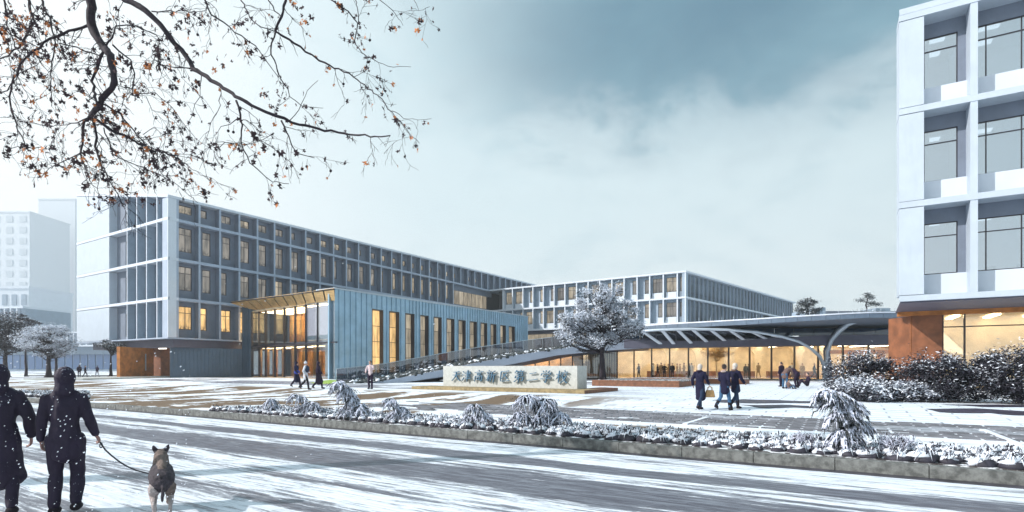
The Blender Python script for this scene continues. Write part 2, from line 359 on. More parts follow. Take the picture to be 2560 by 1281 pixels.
# kerb: single stones
kerb = tag(empty('kerb', (K0.x, K0.y, 0), rz=RA), kind='structure')
ks = []
for v in range(4):
    m = MB(); j = rnd.uniform(-.006, .006); m.box(.006, 1.194, -.02+j, .16, 0, .185+j); ks.append(m.mesh('kerb_stone', M['concrete']))
for i in range(-26, 34): o = child('kerb_stone', ks[i % 4], kerb, (i*1.2, 0, 0))
m = MB(); m.box(-160, 160, -.26, -.01, 0.0, .006); e_obj(m, 'gutter', mat('wet_gutter', (.045, .042, .055), .4, var=.6, vs=2.5))
# two rows of raised planting soil behind the kerb
m = MB(); m.box(-.6, 60, .17, 2.0, .05, .19); e_obj(m, 'planting_bed', M['soil'])
# paver band crossing the plaza, laid parallel to the road
paving = tag(empty('paver_band', (K0.x, K0.y, 0), rz=RA), kind='structure')
M['paver'] = mat('grey_paver', (.15, .15, .17), .7, var=.4, vs=2.2, bump=.3); M['paverp'] = mat('frosted_paver', (.30, .32, .36), .7, var=.3, vs=3, bump=.2)
pv = []
for v in range(3):
    for mt in ('paver', 'paverp'):
        m = MB(); m.box(.035, .56, .03, .24, 0, .022+v*.004); pv.append(m.mesh('paver', M[mt]))
spots = []
for i in range(-2, 62):
    for j in range(13):
        e1 = i*.6+(j % 2)*.3+2; e2 = 4.35+j*.27; q = W(e1, e2)
        if 1 < q.y and -1400/F < q.x/q.y < 1400/F:
            nn = noise.noise(Vector((e1*.25, e2*.9, 3)))
            edge = min(j, 12-j)/3.0
            if e1 < 8 and noise.noise(Vector((e1*.5, e2, 0)))+e1*.12-.3 < 0: continue
            if nn > .42 and edge < 1 or rnd.random() < .04: continue
            spots.append((q.length, e1, e2, nn))
spots.sort(); 
for k, (_, e1, e2, nn) in enumerate(spots[:295]): child('paver', pv[(1 if nn > .22 else 0)+2*rnd.randrange(3)], paving, (e1, e2, gze(e2)-.004))
m = MB()
for _, e1, e2, nn in spots[295:]: m.box(e1+.02, e1+.57, e2+.02, e2+.25, gze(e2)-.004, gze(e2)+.022)
o = child('distant_pavers', m.mesh('distant_pavers', M['paver']), paving); o['kind'] = 'stuff'
# painted lines on the plaza
def line_strip(x0, y0, x1, y1, wd, name='painted_line'):
    a, b = G(x0, y0), G(x1, y1); d = (b-a).normalized(); s_ = Vector((-d.y, d.x, 0))*wd/2
    m = MB(); up = Vector((0, 0, .032))
    m.hexa([a-s_, b-s_, b+s_, a+s_, a-s_+up, b-s_+up, b+s_+up, a+s_+up]); return tag(m.build(name, M['snowleaf']), kind='structure')
def wet_shade(px, name='shadow_sheet'):  # dark, wet-looking sheets that paint shadow streaks onto the plaza
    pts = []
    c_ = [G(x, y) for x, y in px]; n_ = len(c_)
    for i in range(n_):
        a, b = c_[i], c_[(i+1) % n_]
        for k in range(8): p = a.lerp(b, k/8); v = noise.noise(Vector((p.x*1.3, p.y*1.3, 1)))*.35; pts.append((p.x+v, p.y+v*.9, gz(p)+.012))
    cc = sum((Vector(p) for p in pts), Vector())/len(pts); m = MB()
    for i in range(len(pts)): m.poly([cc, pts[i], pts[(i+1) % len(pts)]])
    return tag(m.build(name, M['shadowp']), kind='structure')
M['shadowp'] = mat('painted_shadow', (.035, .028, .05), .45, var=.4, vs=3, bump=.2)
wet_shade([(1788, 1001), (1860, 999), (2030, 1004), (2060, 1009), (1900, 1010), (1800, 1007)]); wet_shade([(1840, 1013), (2010, 1014), (2085, 1021), (1950, 1021)]); wet_shade([(2310, 1024), (2440, 1022), (2620, 1032), (2620, 1042), (2480, 1038), (2350, 1030)])
wet_shade([(2350, 1012), (2620, 1014), (2620, 1020), (2450, 1018)])
line_strip(1712, 1062, 1768, 1045, .12); line_strip(2455, 1076, 2545, 1112, .12)
# cobbled apron and pale forecourt before the glass entrance
def f_cob(T, co):
    v = T.n('ShaderNodeTexVoronoi', i_Scale=2.4); T.nt.links.new(co, v.inputs['Vector'])
    k = T.sstep(v.outputs['Distance'], .18, .5); return T.mix(k, (.80, .83, .88), (.16, .16, .2)), k, T.math('SUBTRACT', 1.0, k)
M['cobble'] = gmat('snowy_cobbles', f_cob, .6)
def patch(name, px, ma, h, kind='structure'):
    pts = [G(x, y) for x, y in px]; m = MB(); m.prism(pts, [p.z-.05 for p in pts], [p.z+h for p in pts]); return tag(m.build(name, ma), kind=kind)
patch('cobble_apron', [(500, 958), (850, 964), (862, 958), (840, 952), (640, 949)], M['cobble'], .012)
patch('forecourt', [(560, 951), (800, 955), (838, 948.5), (628, 946)], M['snow'], .02)
M['lime'] = gmat('lime_grass', lambda T, co: (T.mix(T.noise(co, 20, 4), (.16, .30, .03), (.45, .62, .08)), T.noise(co, 3, 3), T.noise(co, 30, 3)), .5)
patch('lawn', [(775, 958), (800, 961), (836, 960), (846, 951.5), (822, 950.6)], M['lime'], .022)
# ---------------------------------------------------------------- window and facade builders
WM = {}
def win_meshes(w_, h_, pane, cols, tr, seen, lit):
    key = (round(w_, 2), round(h_, 2), pane, cols, tr, seen)
    if key in WM: return WM[key]
    fw = .075; m = MB(); f = fw
    m.box(0, w_, 0, .09, 0, f); m.box(0, w_, 0, .09, h_-f, h_); m.box(0, f, 0.001, .089, f, h_-f); m.box(w_-f, w_, 0.001, .089, f, h_-f)
    xs = [f]+[w_*(i+1)/cols for i in range(cols-1)]+[w_-f]
    if cols == 2: xs[1] = w_*.62
    for x in xs[1:-1]: m.box(x-f/2, x+f/2, .005, .085, f, h_-f)
    zs = [f, h_-f]
    if tr: zs = [f, h_*.72, h_-f]; m.box(f, w_-f, .01, .08, h_*.72-f/2, h_*.72+f/2)
    panes = []
    if seen:
        for x0, x1 in zip(xs, xs[1:]):
            for z0, z1 in zip(zs, zs[1:]):
                q = MB(); q.box(x0+.001, x1-.001, .04, .055, z0+.001, z1-.001); panes.append(q.mesh('pane', pane))
    else: q = MB(); q.box(f, w_-f, .04, .055, f, h_-f); panes.append(q.mesh('pane', pane))
    WM[key] = (m.mesh('window', M['dark']), panes); return WM[key]
def add_window(fc, root, t, d, z, w_, h_, pane, cols=2, tr=True, seen=True):
    fm, pm = win_meshes(w_, h_, M[pane], cols, tr, seen, 0)
    o = inst('window', fm, root, fc.p(t, d, z), fc.rz)
    for q in pm: child('pane', q, o)
    return o
def wall_holes(mb, fc, t0, t1, z0, z1, d, holes, rev=.14, m=0, zt1=None):
    # a wall face with rectangular openings and their reveals; holes sorted by t
    zt1 = z1 if zt1 is None else zt1
    def zt(t): return z1+(zt1-z1)*(t-t0)/(t1-t0)
    c = t0
    for (a, b, za, zb) in holes:
        if a > c+1e-4: mb.poly([fc.p(c, d, z0), fc.p(a, d, z0), fc.p(a, d, zt(a)), fc.p(c, d, zt(c))], m)
        mb.poly([fc.p(a, d, z0), fc.p(b, d, z0), fc.p(b, d, za), fc.p(a, d, za)], m)
        mb.poly([fc.p(a, d, zb), fc.p(b, d, zb), fc.p(b, d, zt(b)), fc.p(a, d, zt(a))], m)
        e = d+rev
        mb.poly([fc.p(a, d, za), fc.p(b, d, za), fc.p(b, e, za), fc.p(a, e, za)], m); mb.poly([fc.p(a, d, zb), fc.p(a, e, zb), fc.p(b, e, zb), fc.p(b, d, zb)], m)
        mb.poly([fc.p(a, d, za), fc.p(a, e, za), fc.p(a, e, zb), fc.p(a, d, zb)], m); mb.poly([fc.p(b, d, za), fc.p(b, d, zb), fc.p(b, e, zb), fc.p(b, e, za)], m)
        c = b
    if c < t1-1e-4: mb.poly([fc.p(c, d, z0), fc.p(t1, d, z0), fc.p(t1, d, zt(t1)), fc.p(c, d, zt(c))], m)
Z0, Z1, Z2, Z3 = 5.2, 10.0, 14.74, 19.48; SL = .34                   # floor levels and slab edge thickness
FINMESH = {}
def fin(fc, root, t, th, d0, d1, z0, z1, ma, name='fin', zs=1.0, side=None):
    key = (th, d1-d0, round(z1-z0, 3), ma, side)
    if key not in FINMESH:                                            # pale trim on the front edge, grey sides
        m = MB(); two = side is not None; m.box(-th/2, th/2, 0, .05 if two else d1-d0, 0, z1-z0)
        if two: m.box(-th/2+.006, th/2-.006, .05, d1-d0, 0, z1-z0, 1)
        FINMESH[key] = m.mesh(name, [M[ma], M[side]] if two else M[ma])
    return inst(name, FINMESH[key], root, fc.p(t, d0, z0), fc.rz, (1, 1, zs))

# ---------------------------------------------------------------- the long classroom building on the left
C0 = XY(420, 64); CE = XY(192, 77.5); dirR = Vector((790, 1350, 0)).normalized(); LEN = 101.0; CF = C0+dirR*LEN
lb = empty('school_building', (C0.x, C0.y, .33), 'long four storey grey blue classroom building raised over an orange steel base', 'building')
FR = Fac(C0, CF); FL = Fac(CE, C0); D = .95
def zroof(t): return 22.09+.0175*t
# core volume
back = [CE, C0, CF, CF+Vector((-20, 12, 0))]
inn = lambda p, k: p
c4 = [FL.p(0, 1.5, 0)+FR.n*0, FR.p(1.5, 1.5, 0), FR.p(LEN, 1.5, 0), FR.p(LEN, 24, 0), FR.p(12, 24, 0)]
m = MB(); m.prism(c4, Z0+.01, [23.6, 21.4, zroof(LEN)-.6, zroof(LEN)-.6, 23.0]); m.build('core', M['black'], lb)
# right-hand face
pitch = 2.64; ts = [1.24+.25/2+0*1]+[1.24+pitch*(i+1)-.1 for i in range(0, 38)]
ts = [1.24]+[3.75+pitch*i for i in range(37)]
rows = [(Z0, Z1), (Z1, Z2), (Z2, Z3), (Z3, None)]
TJ = FR.t(1218)                                                      # where the lower wing joins
pat = {1: 'wnnwwwwwwnwwnwwnwnwnwnnwn', 2: 'wnnwnwwnwnwwnnwwwwwnwnwwn', 3: 'wnwwwwnnwwnnwnwwnnnnnnnnnnnnnnnnnnnnn', 0: 'wnwnwnwnwnwnwnwnwnwnwnwnw'}
wm = MB()
g0 = FR.t(1134); g1 = FR.t(1224)
for r, (za, zb) in enumerate(rows):
    prev = 1.24
    for i in range(len(ts)-1):
        a, b = ts[i]+.12, ts[i+1]-.12
        if i == 0: a = ts[0]
        top = (zb if zb else None)
        if r < 3 and a > TJ-1: continue
        if r == 2 and a > g0-1 : continue
        ch = pat[r][i % len(pat[r])]
        ww = (1.75 if ch == 'w' else 1.05)
        bw = b-a; off = .12 if ch == 'w' else (.75 if rnd.random() < .6 else .25)
        if i == 0: off = .06; ww = 2.0
        if a+off+ww > b-.05: off = max(.05, bw-.1-ww)
        if r == 3: za_, h_ = Z3+1.02, 1.0
        else: za_, h_ = za+1.05, (2.95 if r else 2.85)
        zt = zroof(a)-.3 if r == 3 else zb-SL+.001
        zt1 = zroof(b)-.3 if r == 3 else zt
        wall_holes(wm, FR, a-.13, b+.13, za, zt, D, [(a+off, a+off+ww, za_, za_+h_)], zt1=zt1)
        if r == 0: pn = 'pane_lit' if i < 4 else 'pane_dim'
        else: pn = rnd.choice(['pane_dim', 'pane_dim', 'pane_warm'] if i < 12 else ['pane_warm', 'pane_warm', 'pane_dim'])
        if r == 2 and i < 5: pn = 'pane_dim'
        add_window(FR, lb, a+off, D+.1, za_, ww, h_, pn, 2 if ch == 'w' or i == 0 else 1, r < 3, i < 14)
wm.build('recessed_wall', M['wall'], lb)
for i, t in enumerate(ts[1:], 1):
    for r, (za, zb) in enumerate(rows):
        if r < 3 and t > TJ: continue
        if r == 2 and t > g0+.5: continue
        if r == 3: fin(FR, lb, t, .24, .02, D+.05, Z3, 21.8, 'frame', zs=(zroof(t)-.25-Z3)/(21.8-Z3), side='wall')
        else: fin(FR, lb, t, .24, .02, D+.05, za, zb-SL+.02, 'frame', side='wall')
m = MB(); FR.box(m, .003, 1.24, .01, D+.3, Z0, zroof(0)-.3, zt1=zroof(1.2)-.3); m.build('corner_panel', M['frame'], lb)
for z in (Z1, Z2, Z3):
    m = MB(); FR.box(m, 0, (LEN if z == Z3 else TJ+.5), -.02, D+.25, z-SL, z); m.build('floor_slab', M['frame'], lb)
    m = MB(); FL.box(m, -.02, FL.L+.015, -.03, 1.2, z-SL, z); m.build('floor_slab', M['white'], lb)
# glazed hall where the wings meet
m = MB(); FR.box(m, g0+.1, g1+2, D-.2, D+.3, Z2+3.2, Z3-SL, 0); FR.box(m, g0+.1, g1+2, D-.2, D+.3, Z2-SL, Z2+.3); m.build('spandrel', M['wall'], lb)
n = 9
for i in range(n):
    a = g0+.1+(g1-g0)*i/n; b = g0+.1+(g1-g0)*(i+1)/n
    q = MB(); FR.box(q, a+.03, b-.03, D, D+.04, Z2+.3, Z2+3.2); q.build('pane', M['pane_warm'], lb)
    q = MB(); FR.box(q, b-.03, b+.03, D-.06, D+.06, Z2+.3, Z2+3.2); q.build('mullion', M['dark'], lb)
# left face: white end panels, one window recess, then deep fins
tp = FL.t(273); tw0, tw1 = FL.t(293.5), FL.t(316.5); fx = [FL.t(x) for x in (317.5, 341.5, 366, 392)]
def zl(t): return 26.45+(22.09-26.45)*t/FL.L
lv = [(Z0, Z1), (Z1, Z2), (Z2, Z3), (Z3, None)]
wl = MB()
for r, (za, zb) in enumerate(lv):
    z1_ = zb-SL if zb else zl(0)-.3; zt1 = zb-SL if zb else zl(tp)-.3
    m = MB(); FL.box(m, .0, tp-.0, .0, D+.3, za+.04, z1_-.07, zt1=zt1-.07); m.build('end_panel', M['white2'], lb)
    q1 = zb-SL if zb else zl(tp)-.3; q2 = zb-SL if zb else zl(FL.L)-.3
    h_ = 3.15 if zb else 2.3
    wall_holes(wl, FL, tp, FL.L-.02, za, q1, D, [(tw0, tw1-.1, za+.45, za+.45+h_)], zt1=q2)
    add_window(FL, lb, tw0, D+.1, za+.45, tw1-.1-tw0, h_, 'pane_cool', 2, True, True)
    for t in fx:
        fin(FL, lb, t, .16, .0, D+.05, za, (zb-SL+.02) if zb else 21.8, 'white', zs=1 if zb else (zl(t)-.28-Z3)/(21.8-Z3), side='wall2')
    m = MB(); FL.box(m, FL.L-.18, FL.L-.002, .0, D, za, q2-.01); m.build('fin', M['white'], lb)
wl.build('recessed_wall', M['wall'], lb)
# roof with a thin white edge
m = MB(); rp = [FL.p(-.05, -.06, 0), FR.p(0, -.06, 0)-FL.n*.06, FR.p(LEN, -.06, 0), FR.p(LEN, 26, 0), FR.p(14, 27, 0)]
zz = [zl(0), 22.09, zroof(LEN), zroof(LEN), 24.0]; m.prism(rp, [z-.3 for z in zz], zz); m.build('roof', M['white'], lb)
# overhanging floor: white edge slab, set-back dark tray
m = MB(); q = [FL.p(-.02, -.05, 0), FR.p(0, -.05, 0)-FL.n*.05, FR.p(16.5, -.05, 0), FR.p(16.5, 24, 0), FR.p(12, 24, 0)]; m.prism(q, Z0-.16, Z0+.005); m.build('edge_slab', M['frame'], lb)
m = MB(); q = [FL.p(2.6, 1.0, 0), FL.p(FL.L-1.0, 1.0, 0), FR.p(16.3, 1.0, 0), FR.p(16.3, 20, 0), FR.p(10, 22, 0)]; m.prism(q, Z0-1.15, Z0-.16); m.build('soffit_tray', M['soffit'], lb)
m = MB(); FR.box(m, 16.6, LEN, 0, .5, Z0-.3, Z0); FR.box(m, 16.6, TJ, .8, 1.2, .3, Z0-.3); m.build('low_wall', M['wall'], lb)
# orange base with entrance recess
B0 = G(300, 946); B1 = XY(366, 67.6); B2 = XY(390, 69.5); B3 = XY(425, 66.6); B4 = XY(606, 71.6)
zt_ = Z0-1.15
FB = Fac(B0, XY(366, 68.0)); m = MB(); FB.box(m, 0, FB.L, 0, .4, .3, zt_); m.build('orange_wall', M['corten'], lb)
m = MB(); FB.box(m, FB.L-.32, FB.L-.22, -.16, -.06, 1.2, 3.3); m.build('door_handle', M['steel'], lb)
m = MB(); FB.box(m, FB.L+.003, FB.L+1.3, -.01, .4, .3, zt_); m.build('orange_wall', M['corten'], lb)
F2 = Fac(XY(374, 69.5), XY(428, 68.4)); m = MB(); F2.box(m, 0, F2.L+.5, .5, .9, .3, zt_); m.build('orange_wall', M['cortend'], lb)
m = MB(); F2.box(m, F2.L-1.4, F2.L-.2, -.6, -.45, zt_-.13, zt_-.02); m.build('lamp', emis('entrance_lamp', (1, .95, .85), 3), lb)
m = MB(); FB.box(m, -9.0, 7.4, -3.2, 3, .3, .5); m.build('step', M['stone'], lb)
def seam_wall(fc, t0, t1, z0, z1, root, ma='blue', st=.5, zt1=None, name='metal_wall', d=.25, rib='seam', mx=300):
    m = MB(); fc.box(m, t0, t1, 0, d, z0, z1, zt1=zt1); o = m.build(name, M[ma], root)
    n_ = int((t1-t0)/st); 
    m = MB(); m.box(-.025, .025, -.09, 0.002, 0, 1.0); me = m.mesh(rib, M[ma])
    for i in range(1, n_):
        t = t0+i*st; zz = z1+((zt1 if zt1 else z1)-z1)*(t-t0)/(t1-t0)
        inst(rib, me, root, fc.p(t, 0, z0), fc.rz, (1, 1, zz-z0))
    return o
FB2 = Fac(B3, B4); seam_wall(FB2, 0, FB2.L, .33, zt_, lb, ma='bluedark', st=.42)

# ---------------------------------------------------------------- the lower wing at the back, two raised floors
MC = XY(1715, 100); ML = XY(1236, 124.2); MR = XY(1990, 149)
mb_ = empty('school_building', (MC.x, MC.y, .33), 'two storey pale blue school wing behind the large snowy tree', 'building')
FM = Fac(ML, MC); FG = Fac(MC, MR)
m = MB(); m.prism([FM.p(.3, 1.5, 0), FM.p(FM.L-1.5, 1.5, 0), FG.p(FG.L, 1.0, 0), FM.p(0, 60, 0)], Z1+.02, Z3-.4); m.build('core', M['black'], mb_)
m = MB(); m.prism([FM.p(-2, -.05, 0), FM.p(FM.L+.05, -.05, 0), FG.p(FG.L, -.05, 0), FM.p(-8, 62, 0)], Z3-.28, Z3+.05); m.build('roof', M['white'], mb_)
cx = [1257, 1281, 1307, 1332, 1358, 1385, 1412, 1441, 1470, 1499, 1529.5, 1560, 1592.5, 1624, 1658, 1693]
ct = [0.0]+[FM.t(x) for x in cx]+[FM.L]
mp = {2: 'nwwnnnwwnwnwnnwwn', 1: 'wnnwnwwnnwnwwnnwn'}
wm = MB()
for r, (za, zb) in ((1, (Z1, Z2)), (2, (Z2, Z3))):
    for i in range(len(ct)-1):
        a, b = ct[i]+.1, ct[i+1]-.1; bw = b-a
        if i == 0: continue
        ch = mp[r][i]; ww = min(bw-.3, 1.95) if ch == 'w' else min(1.1, bw-.2); off = bw-ww-.08 if ch == 'n' else .22
        if i == len(ct)-2: ww = .9; off = .15
        wall_holes(wm, FM, a-.1, b+.1, za, zb-SL+.001, D, [(a+off, a+off+ww, za+1.15, za+3.9)])
        add_window(FM, mb_, a+off, D+.08, za+1.15, ww, 2.75, 'pane_warm' if i < 5 or rnd.random() < .4 else 'pane_dim', 2 if ch == 'w' else 1, True, i > 6)
        m = MB(); FM.box(m, a+off-.02, a+off+ww+.02, D-.32, D-.002, za, za+1.1); m.build('sill_panel', M['white'], mb_)
        fin(FM, mb_, ct[i+1]-(.0 if i < len(ct)-2 else .13), .24, 0, D+.05, za, zb-SL+.02, 'white', side='wall2')
    fin(FM, mb_, ct[1], .24, 0, D+.05, za, zb-SL+.02, 'white')
    m = MB(); FM.box(m, -1, FM.L+.01, -.03, D+.3, za-SL+.01, za+.01); m.build('floor_slab', M['white'], mb_)
    m = MB(); FG.box(m, .02, FG.L, -.03, D, za-SL+.01, za+.01); m.build('floor_slab', M['white'], mb_)
wm.build('recessed_wall', M['wall2'], mb_)
m = MB(); FG.box(m, 0.01, .9, 0, .8, Z1, Z3-.28); m.build('corner_panel', M['wall2'], mb_)
NF = 34
M['panedark'] = mat('dull_grey_gallery_glass', (.10, .125, .15), .35, var=.5, vs=.25, spec=.2)
for r, (za, zb) in ((1, (Z1, Z2)), (2, (Z2, Z3))):
    for i in range(NF):
        a = .9+(FG.L-.9)*i/NF; b = .9+(FG.L-.9)*(i+1)/NF
        if r == 2 or i < 22:
            q = MB(); FG.box(q, a, b, .75, .8, za+.01, zb-SL+.01); q.build('pane', M['panedark'], mb_)
            fin(FG, mb_, a, .08, 0.42, .75, za+.01, zb-SL+.01, 'frame')
    q = MB(); FG.box(q, .9, FG.L, .70, .74, za+1.0, za+1.07); FG.box(q, .9, FG.L, .70, .74, za+3.2, za+3.26); q.build('rail', M['dark'], mb_)
m = MB(); FM.box(m, 4, FM.L-1, 1.2, 3, Z1-1.0, Z1-SL); m.build('soffit_tray', M['soffit'], mb_)
m = MB(); FM.box(m, 4, FM.L-2, 4.2, 4.8, .3, Z1-1.0); m.build('lower_wall', M['beige'], mb_)
for i in range(12):
    t0 = 6+i*3.6; q = MB(); FM.box(q, t0+.05, t0+3.55, 3.9, 3.95, 4.4, Z1-1.0); q.build('pane', M['pane_warm'], mb_)
    q = MB(); FM.box(q, t0-.04, t0+.04, 3.8, 4.0, 4.0, Z1-1.0); q.build('mullion', M['dark'], mb_)
# roof edge posts
# ---------------------------------------------------------------- blue metal theatre block with glass front
BC = XY(837, 57.5); BF = XY(1320, 93.5); BG = XY(627.5, 70.5)
bb = empty('theatre_building', (BC.x, BC.y, .33), 'blue seamed metal hall with tall slot windows and a glass front under gold canopy', 'building')
FT = Fac(BC, BF); ZT = 10.0
def zt_t(t): return 10.0+(.35)*t/FT.L
wx = [(930, 958), (973, 998), (1013, 1036), (1050, 1071), (1084, 1104), (1116, 1136), (1146, 1164), (1174, 1192), (1201, 1218), (1226, 1241), (1250, 1264), (1272, 1287)]
holes = [(FT.t(a), FT.t(b), .9, 8.35) for a, b in wx]
m = MB(); wall_holes(m, FT, 0, FT.L, .3, ZT, 0, holes, rev=.75, zt1=zt_t(FT.L))
FT.box(m, .01, FT.L, .9, 1.1, .3, ZT-.1); FT.box(m, FT.L-.2, FT.L-.01, .003, 14, .3, ZT)
m.build('metal_wall', M['blue'], bb)
sm_ = MB(); sm_.box(-.028, .028, -.10, .002, 0, 1); sme = sm_.mesh('seam', M['blue'])
t = .55
while t < FT.L-.2:
    hit = [h for h in holes if h[0]-.06 < t < h[1]+.06]
    if hit:
        inst('seam', sme, bb, FT.p(t, 0, 8.4), FT.rz, (1, 1, zt_t(t)-8.4-.02))
    else: inst('seam', sme, bb, FT.p(t, 0, .33), FT.rz, (1, 1, zt_t(t)-.35))
    t += .62 if t > 11 else .8
m = MB(); FT.box(m, -.02, FT.L, -.09, 3, ZT-.02, ZT+.12, zt1=zt_t(FT.L)+.12, zb1=zt_t(FT.L)-.02); m.build('roof_edge', M['steel'], bb)
for a, b, z0_, z1_ in holes:
    o = empty('window', FT.p(a, .02, z0_), rz=FT.rz); WP[bb] = Vector(bb.location); o.parent = bb; o.location = FT.p(a, .02, z0_)-Vector(bb.location)
    w_ = b-a; q = MB(); h = z1_-z0_
    q.box(0, .07, -.05, .7, 0, h); q.box(w_-.07, w_, -.05, .7, 0, h); q.box(.07, w_-.07, -.05, .7, h-.08, h); q.box(.07, w_-.07, -.05, .7, 0, .08)
    child('frame', q.mesh('frame', M['dark']), o)
    for k in range(4):
        za = .08+(h-.16)*k/4; q = MB(); q.box(.07, w_-.07, .52, .55, za+.03, za+(h-.16)/4-.03); child('pane', q.mesh('pane', M['pane_lit'] if a < 9 else M['pane_warm']), o)
        if k: q = MB(); q.box(.07, w_-.07, .46, .58, za-.03, za+.03); child('crossbar', q.mesh('crossbar', M['dark']), o)
# glass front
FQ = Fac(BG, BC)
gzt = lambda t: 9.05+(8.75-9.05)*t/FQ.L
gx = [627.5, 645, 661, 684, 708, 735, 762, 791, 821, 836.5]; gt = [max(0, min(FQ.L, FQ.t(x))) for x in gx]
for a, b in zip(gt, gt[1:]):
    for z0_, z1_ in ((.4, 4.3), (4.3, 8.8)):
        q = MB(); FQ.box(q, a+.02, b-.02, .1, .13, z0_+.02, z1_-.02); q.build('pane', M['glass'], bb)
    q = MB(); FQ.box(q, a-.022, a+.022, .03, .3, .4, 8.8); q.build('mullion', M['dark'], bb)
    q = MB(); FQ.box(q, a+.35, a+.55, .8, 1.2, .4, 4.0); q.build('column', M['gold'], bb)
q = MB(); FQ.box(q, 0, FQ.L, .05, .32, 4.22, 4.38); q.build('transom', M['dark'], bb)
# lobby inside
m = MB(); FQ.box(m, 0, FQ.L-1.6, 5.5, 5.8, .3, 4.1); m.build('lobby_wall', M['amber'], bb)
for k in range(6):
    q = MB(); FQ.box(q, .9+k*2.2, 1.15+k*2.2, 5.0, 5.45, 4.92, 8.7); q.build('wall_fin', M['gold'], bb)
m = MB(); FQ.box(m, 0, FQ.L*.62, 3.2, 5.4, 4.1, 4.9); FQ.box(m, FQ.L*.62, FQ.L-1.6, 2.0, 5.4, 3.7, 4.5); m.build('mezzanine', M['dark'], bb)
m = MB(); FQ.box(m, 0, FQ.L*.70, 5.2, 5.45, 4.9, 9.0); m.build('upper_wall', M['amber'], bb)
m = MB(); FQ.box(m, FQ.L*.60, FQ.L-.35, 1.1, 1.2, 5.3, 8.6); m.build('reflection_glow_panel', emis('glow_for_reflection', (.95, .86, .95), .95), bb)  # white panel glowing by itself, in place of a bright reflection
m = MB(); FQ.box(m, FQ.L*.60, FQ.L-.35, 1.0, 1.22, 4.75, 5.28); m.build('reflection_panel_ledge', M['blue'], bb)
m = MB(); FQ.box(m, 0, FQ.L-1.4, .3, 6, .28, .40); m.build('lobby_floor', M['floorin'], bb)
m = MB(); FQ.box(m, 0, FQ.L-1.5, .2, 6, 8.82, 9.0); m.build('lobby_ceiling', M['beige'], bb)
m = MB()
for k in range(6): FQ.box(m, .8+k*2.8, 2.6+k*2.8, 1.0, 4.8, 8.74, 8.80)
for k in range(5): FQ.box(m, 1.2+k*3, 2.9+k*3, .9, 3.0, 4.02, 4.09)
m.build('ceiling_lamp', M['lamp'], bb)
for k in range(7):
    q = MB(); FQ.box(q, .8+k*2.2, 1.1+k*2.2, 1.6, 1.9, .4, 3.95 if k < 5 else 3.6); q.build('lobby_column', M['amber'], bb)
for k in range(3):
    q = MB(); FQ.box(q, FQ.L*.5+k*1.5, FQ.L*.5+1.3+k*1.5, 5.38, 5.48, .4, 3.0); o = q.build('door', M['corten'], bb)
    q = MB(); FQ.box(q, FQ.L*.5+1.1+k*1.5, FQ.L*.5+1.16+k*1.5, 5.28, 5.36, 1.1, 2.2); o2 = q.build('handle', M['steel'], None); o2.parent = o; o2.location = (0, 0, 0)
    for v in o2.data.vertices: v.co -= Vector(bb.location)
# blue return wall left of the glass
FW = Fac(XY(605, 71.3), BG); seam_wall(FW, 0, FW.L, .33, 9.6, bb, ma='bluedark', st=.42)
# flared gold canopy: tapering ribbed panels from a point on the left to the corner of the hall
tip = P(577, 757, 69.5); crn = P(836.5, 723, 57.2); gl0 = FQ.p(0, .3, 9.05); gl1 = FQ.p(FQ.L, .12, 8.75)
NP = 11
for i in range(NP):
    def tp_(k): return tip.lerp(crn, k)
    def bt_(k): return gl0.lerp(gl1, max(0, (k-.12)/.88)) if k > .12 else P(577, 757, 69.5).lerp(gl0, k/.12)
    a, b = i/NP, (i+1)/NP
    for k in range(6):                                               # each panel has its fine ribs
        pass
    A, B, C_, D_ = tp_(a+.006), tp_(b-.006), bt_(b-.006), bt_(a+.006); nn = Vector((0, 0, .12))
    q = MB(); q.hexa([D_, C_, B, A, D_+nn, C_+nn, B+nn, A+nn])
    for k in range(1, 7):
        f = k/7; p0 = A.lerp(D_, f); p1 = B.lerp(C_, f); dn = Vector((0, 0, -.05)); wv = (D_-A).normalized()*.06
        q.hexa([p0+dn, p1+dn, p1+wv+dn, p0+wv+dn, p0, p1, p1+wv, p0+wv])
    q.build('canopy_panel', M['gold'], bb)
q = MB(); q.tube([tip, crn], .07, 5); q.build('canopy_edge', M['dark'], bb)
m = MB(); m.prism([tip+Vector((0, .1, 0)), crn+Vector((0, .1, 0)), FT.p(FT.L, .1, 0), FT.p(FT.L, 12, 0), Vector((tip.x+2, tip.y+6, 0))], [9.95, 9.95, 10.2, 10.2, 9.95], [10.08, 10.02, 10.33, 10.3, 10.05]); m.build('roof', M['steel'], bb)
# ---------------------------------------------------------------- low glass hall with the sweeping roof and the planted ramp
HX = [(1262, 60.5), (1450, 59), (1650, 58), (1860, 57), (2060, 56), (2262, 55), (2420, 54.5)]
hall = empty('glass_hall', tuple(XY(1700, 58))[:2]+(.33,), 'low glazed hall glowing amber inside beneath a wide curved grey roof', 'building')
Hp = [XY(x, Y) for x, Y in HX]; H0, H1 = Hp[0], Hp[-1]; FH = Fac(H0, H1)
TS = FH.t(1450)
def zglz(t): return 3.55+.35*t/FH.L if t > TS+.5 else 1.55+1.75*max(0, t)/TS
mx = [1297, 1338, 1373, 1402, 1431, 1457, 1500, 1543, 1585, 1629, 1674, 1721, 1769.5, 1821.5, 1874, 1928.5, 1986, 2045, 2107, 2171, 2239, 2310, 2400]
mt = [FH.t(x) for x in mx]
for k, t in enumerate(mt):
    q = MB(); FH.box(q, t-.06, t+.06, -.14, .12, .33, zglz(t)+.3); q.build('mullion', M['dark'], hall)
    if k+1 < len(mt): q = MB(); FH.box(q, t+.05, mt[k+1]-.05, 0, .025, .42, zglz(t)+.3); q.build('pane', M['glass'], hall)
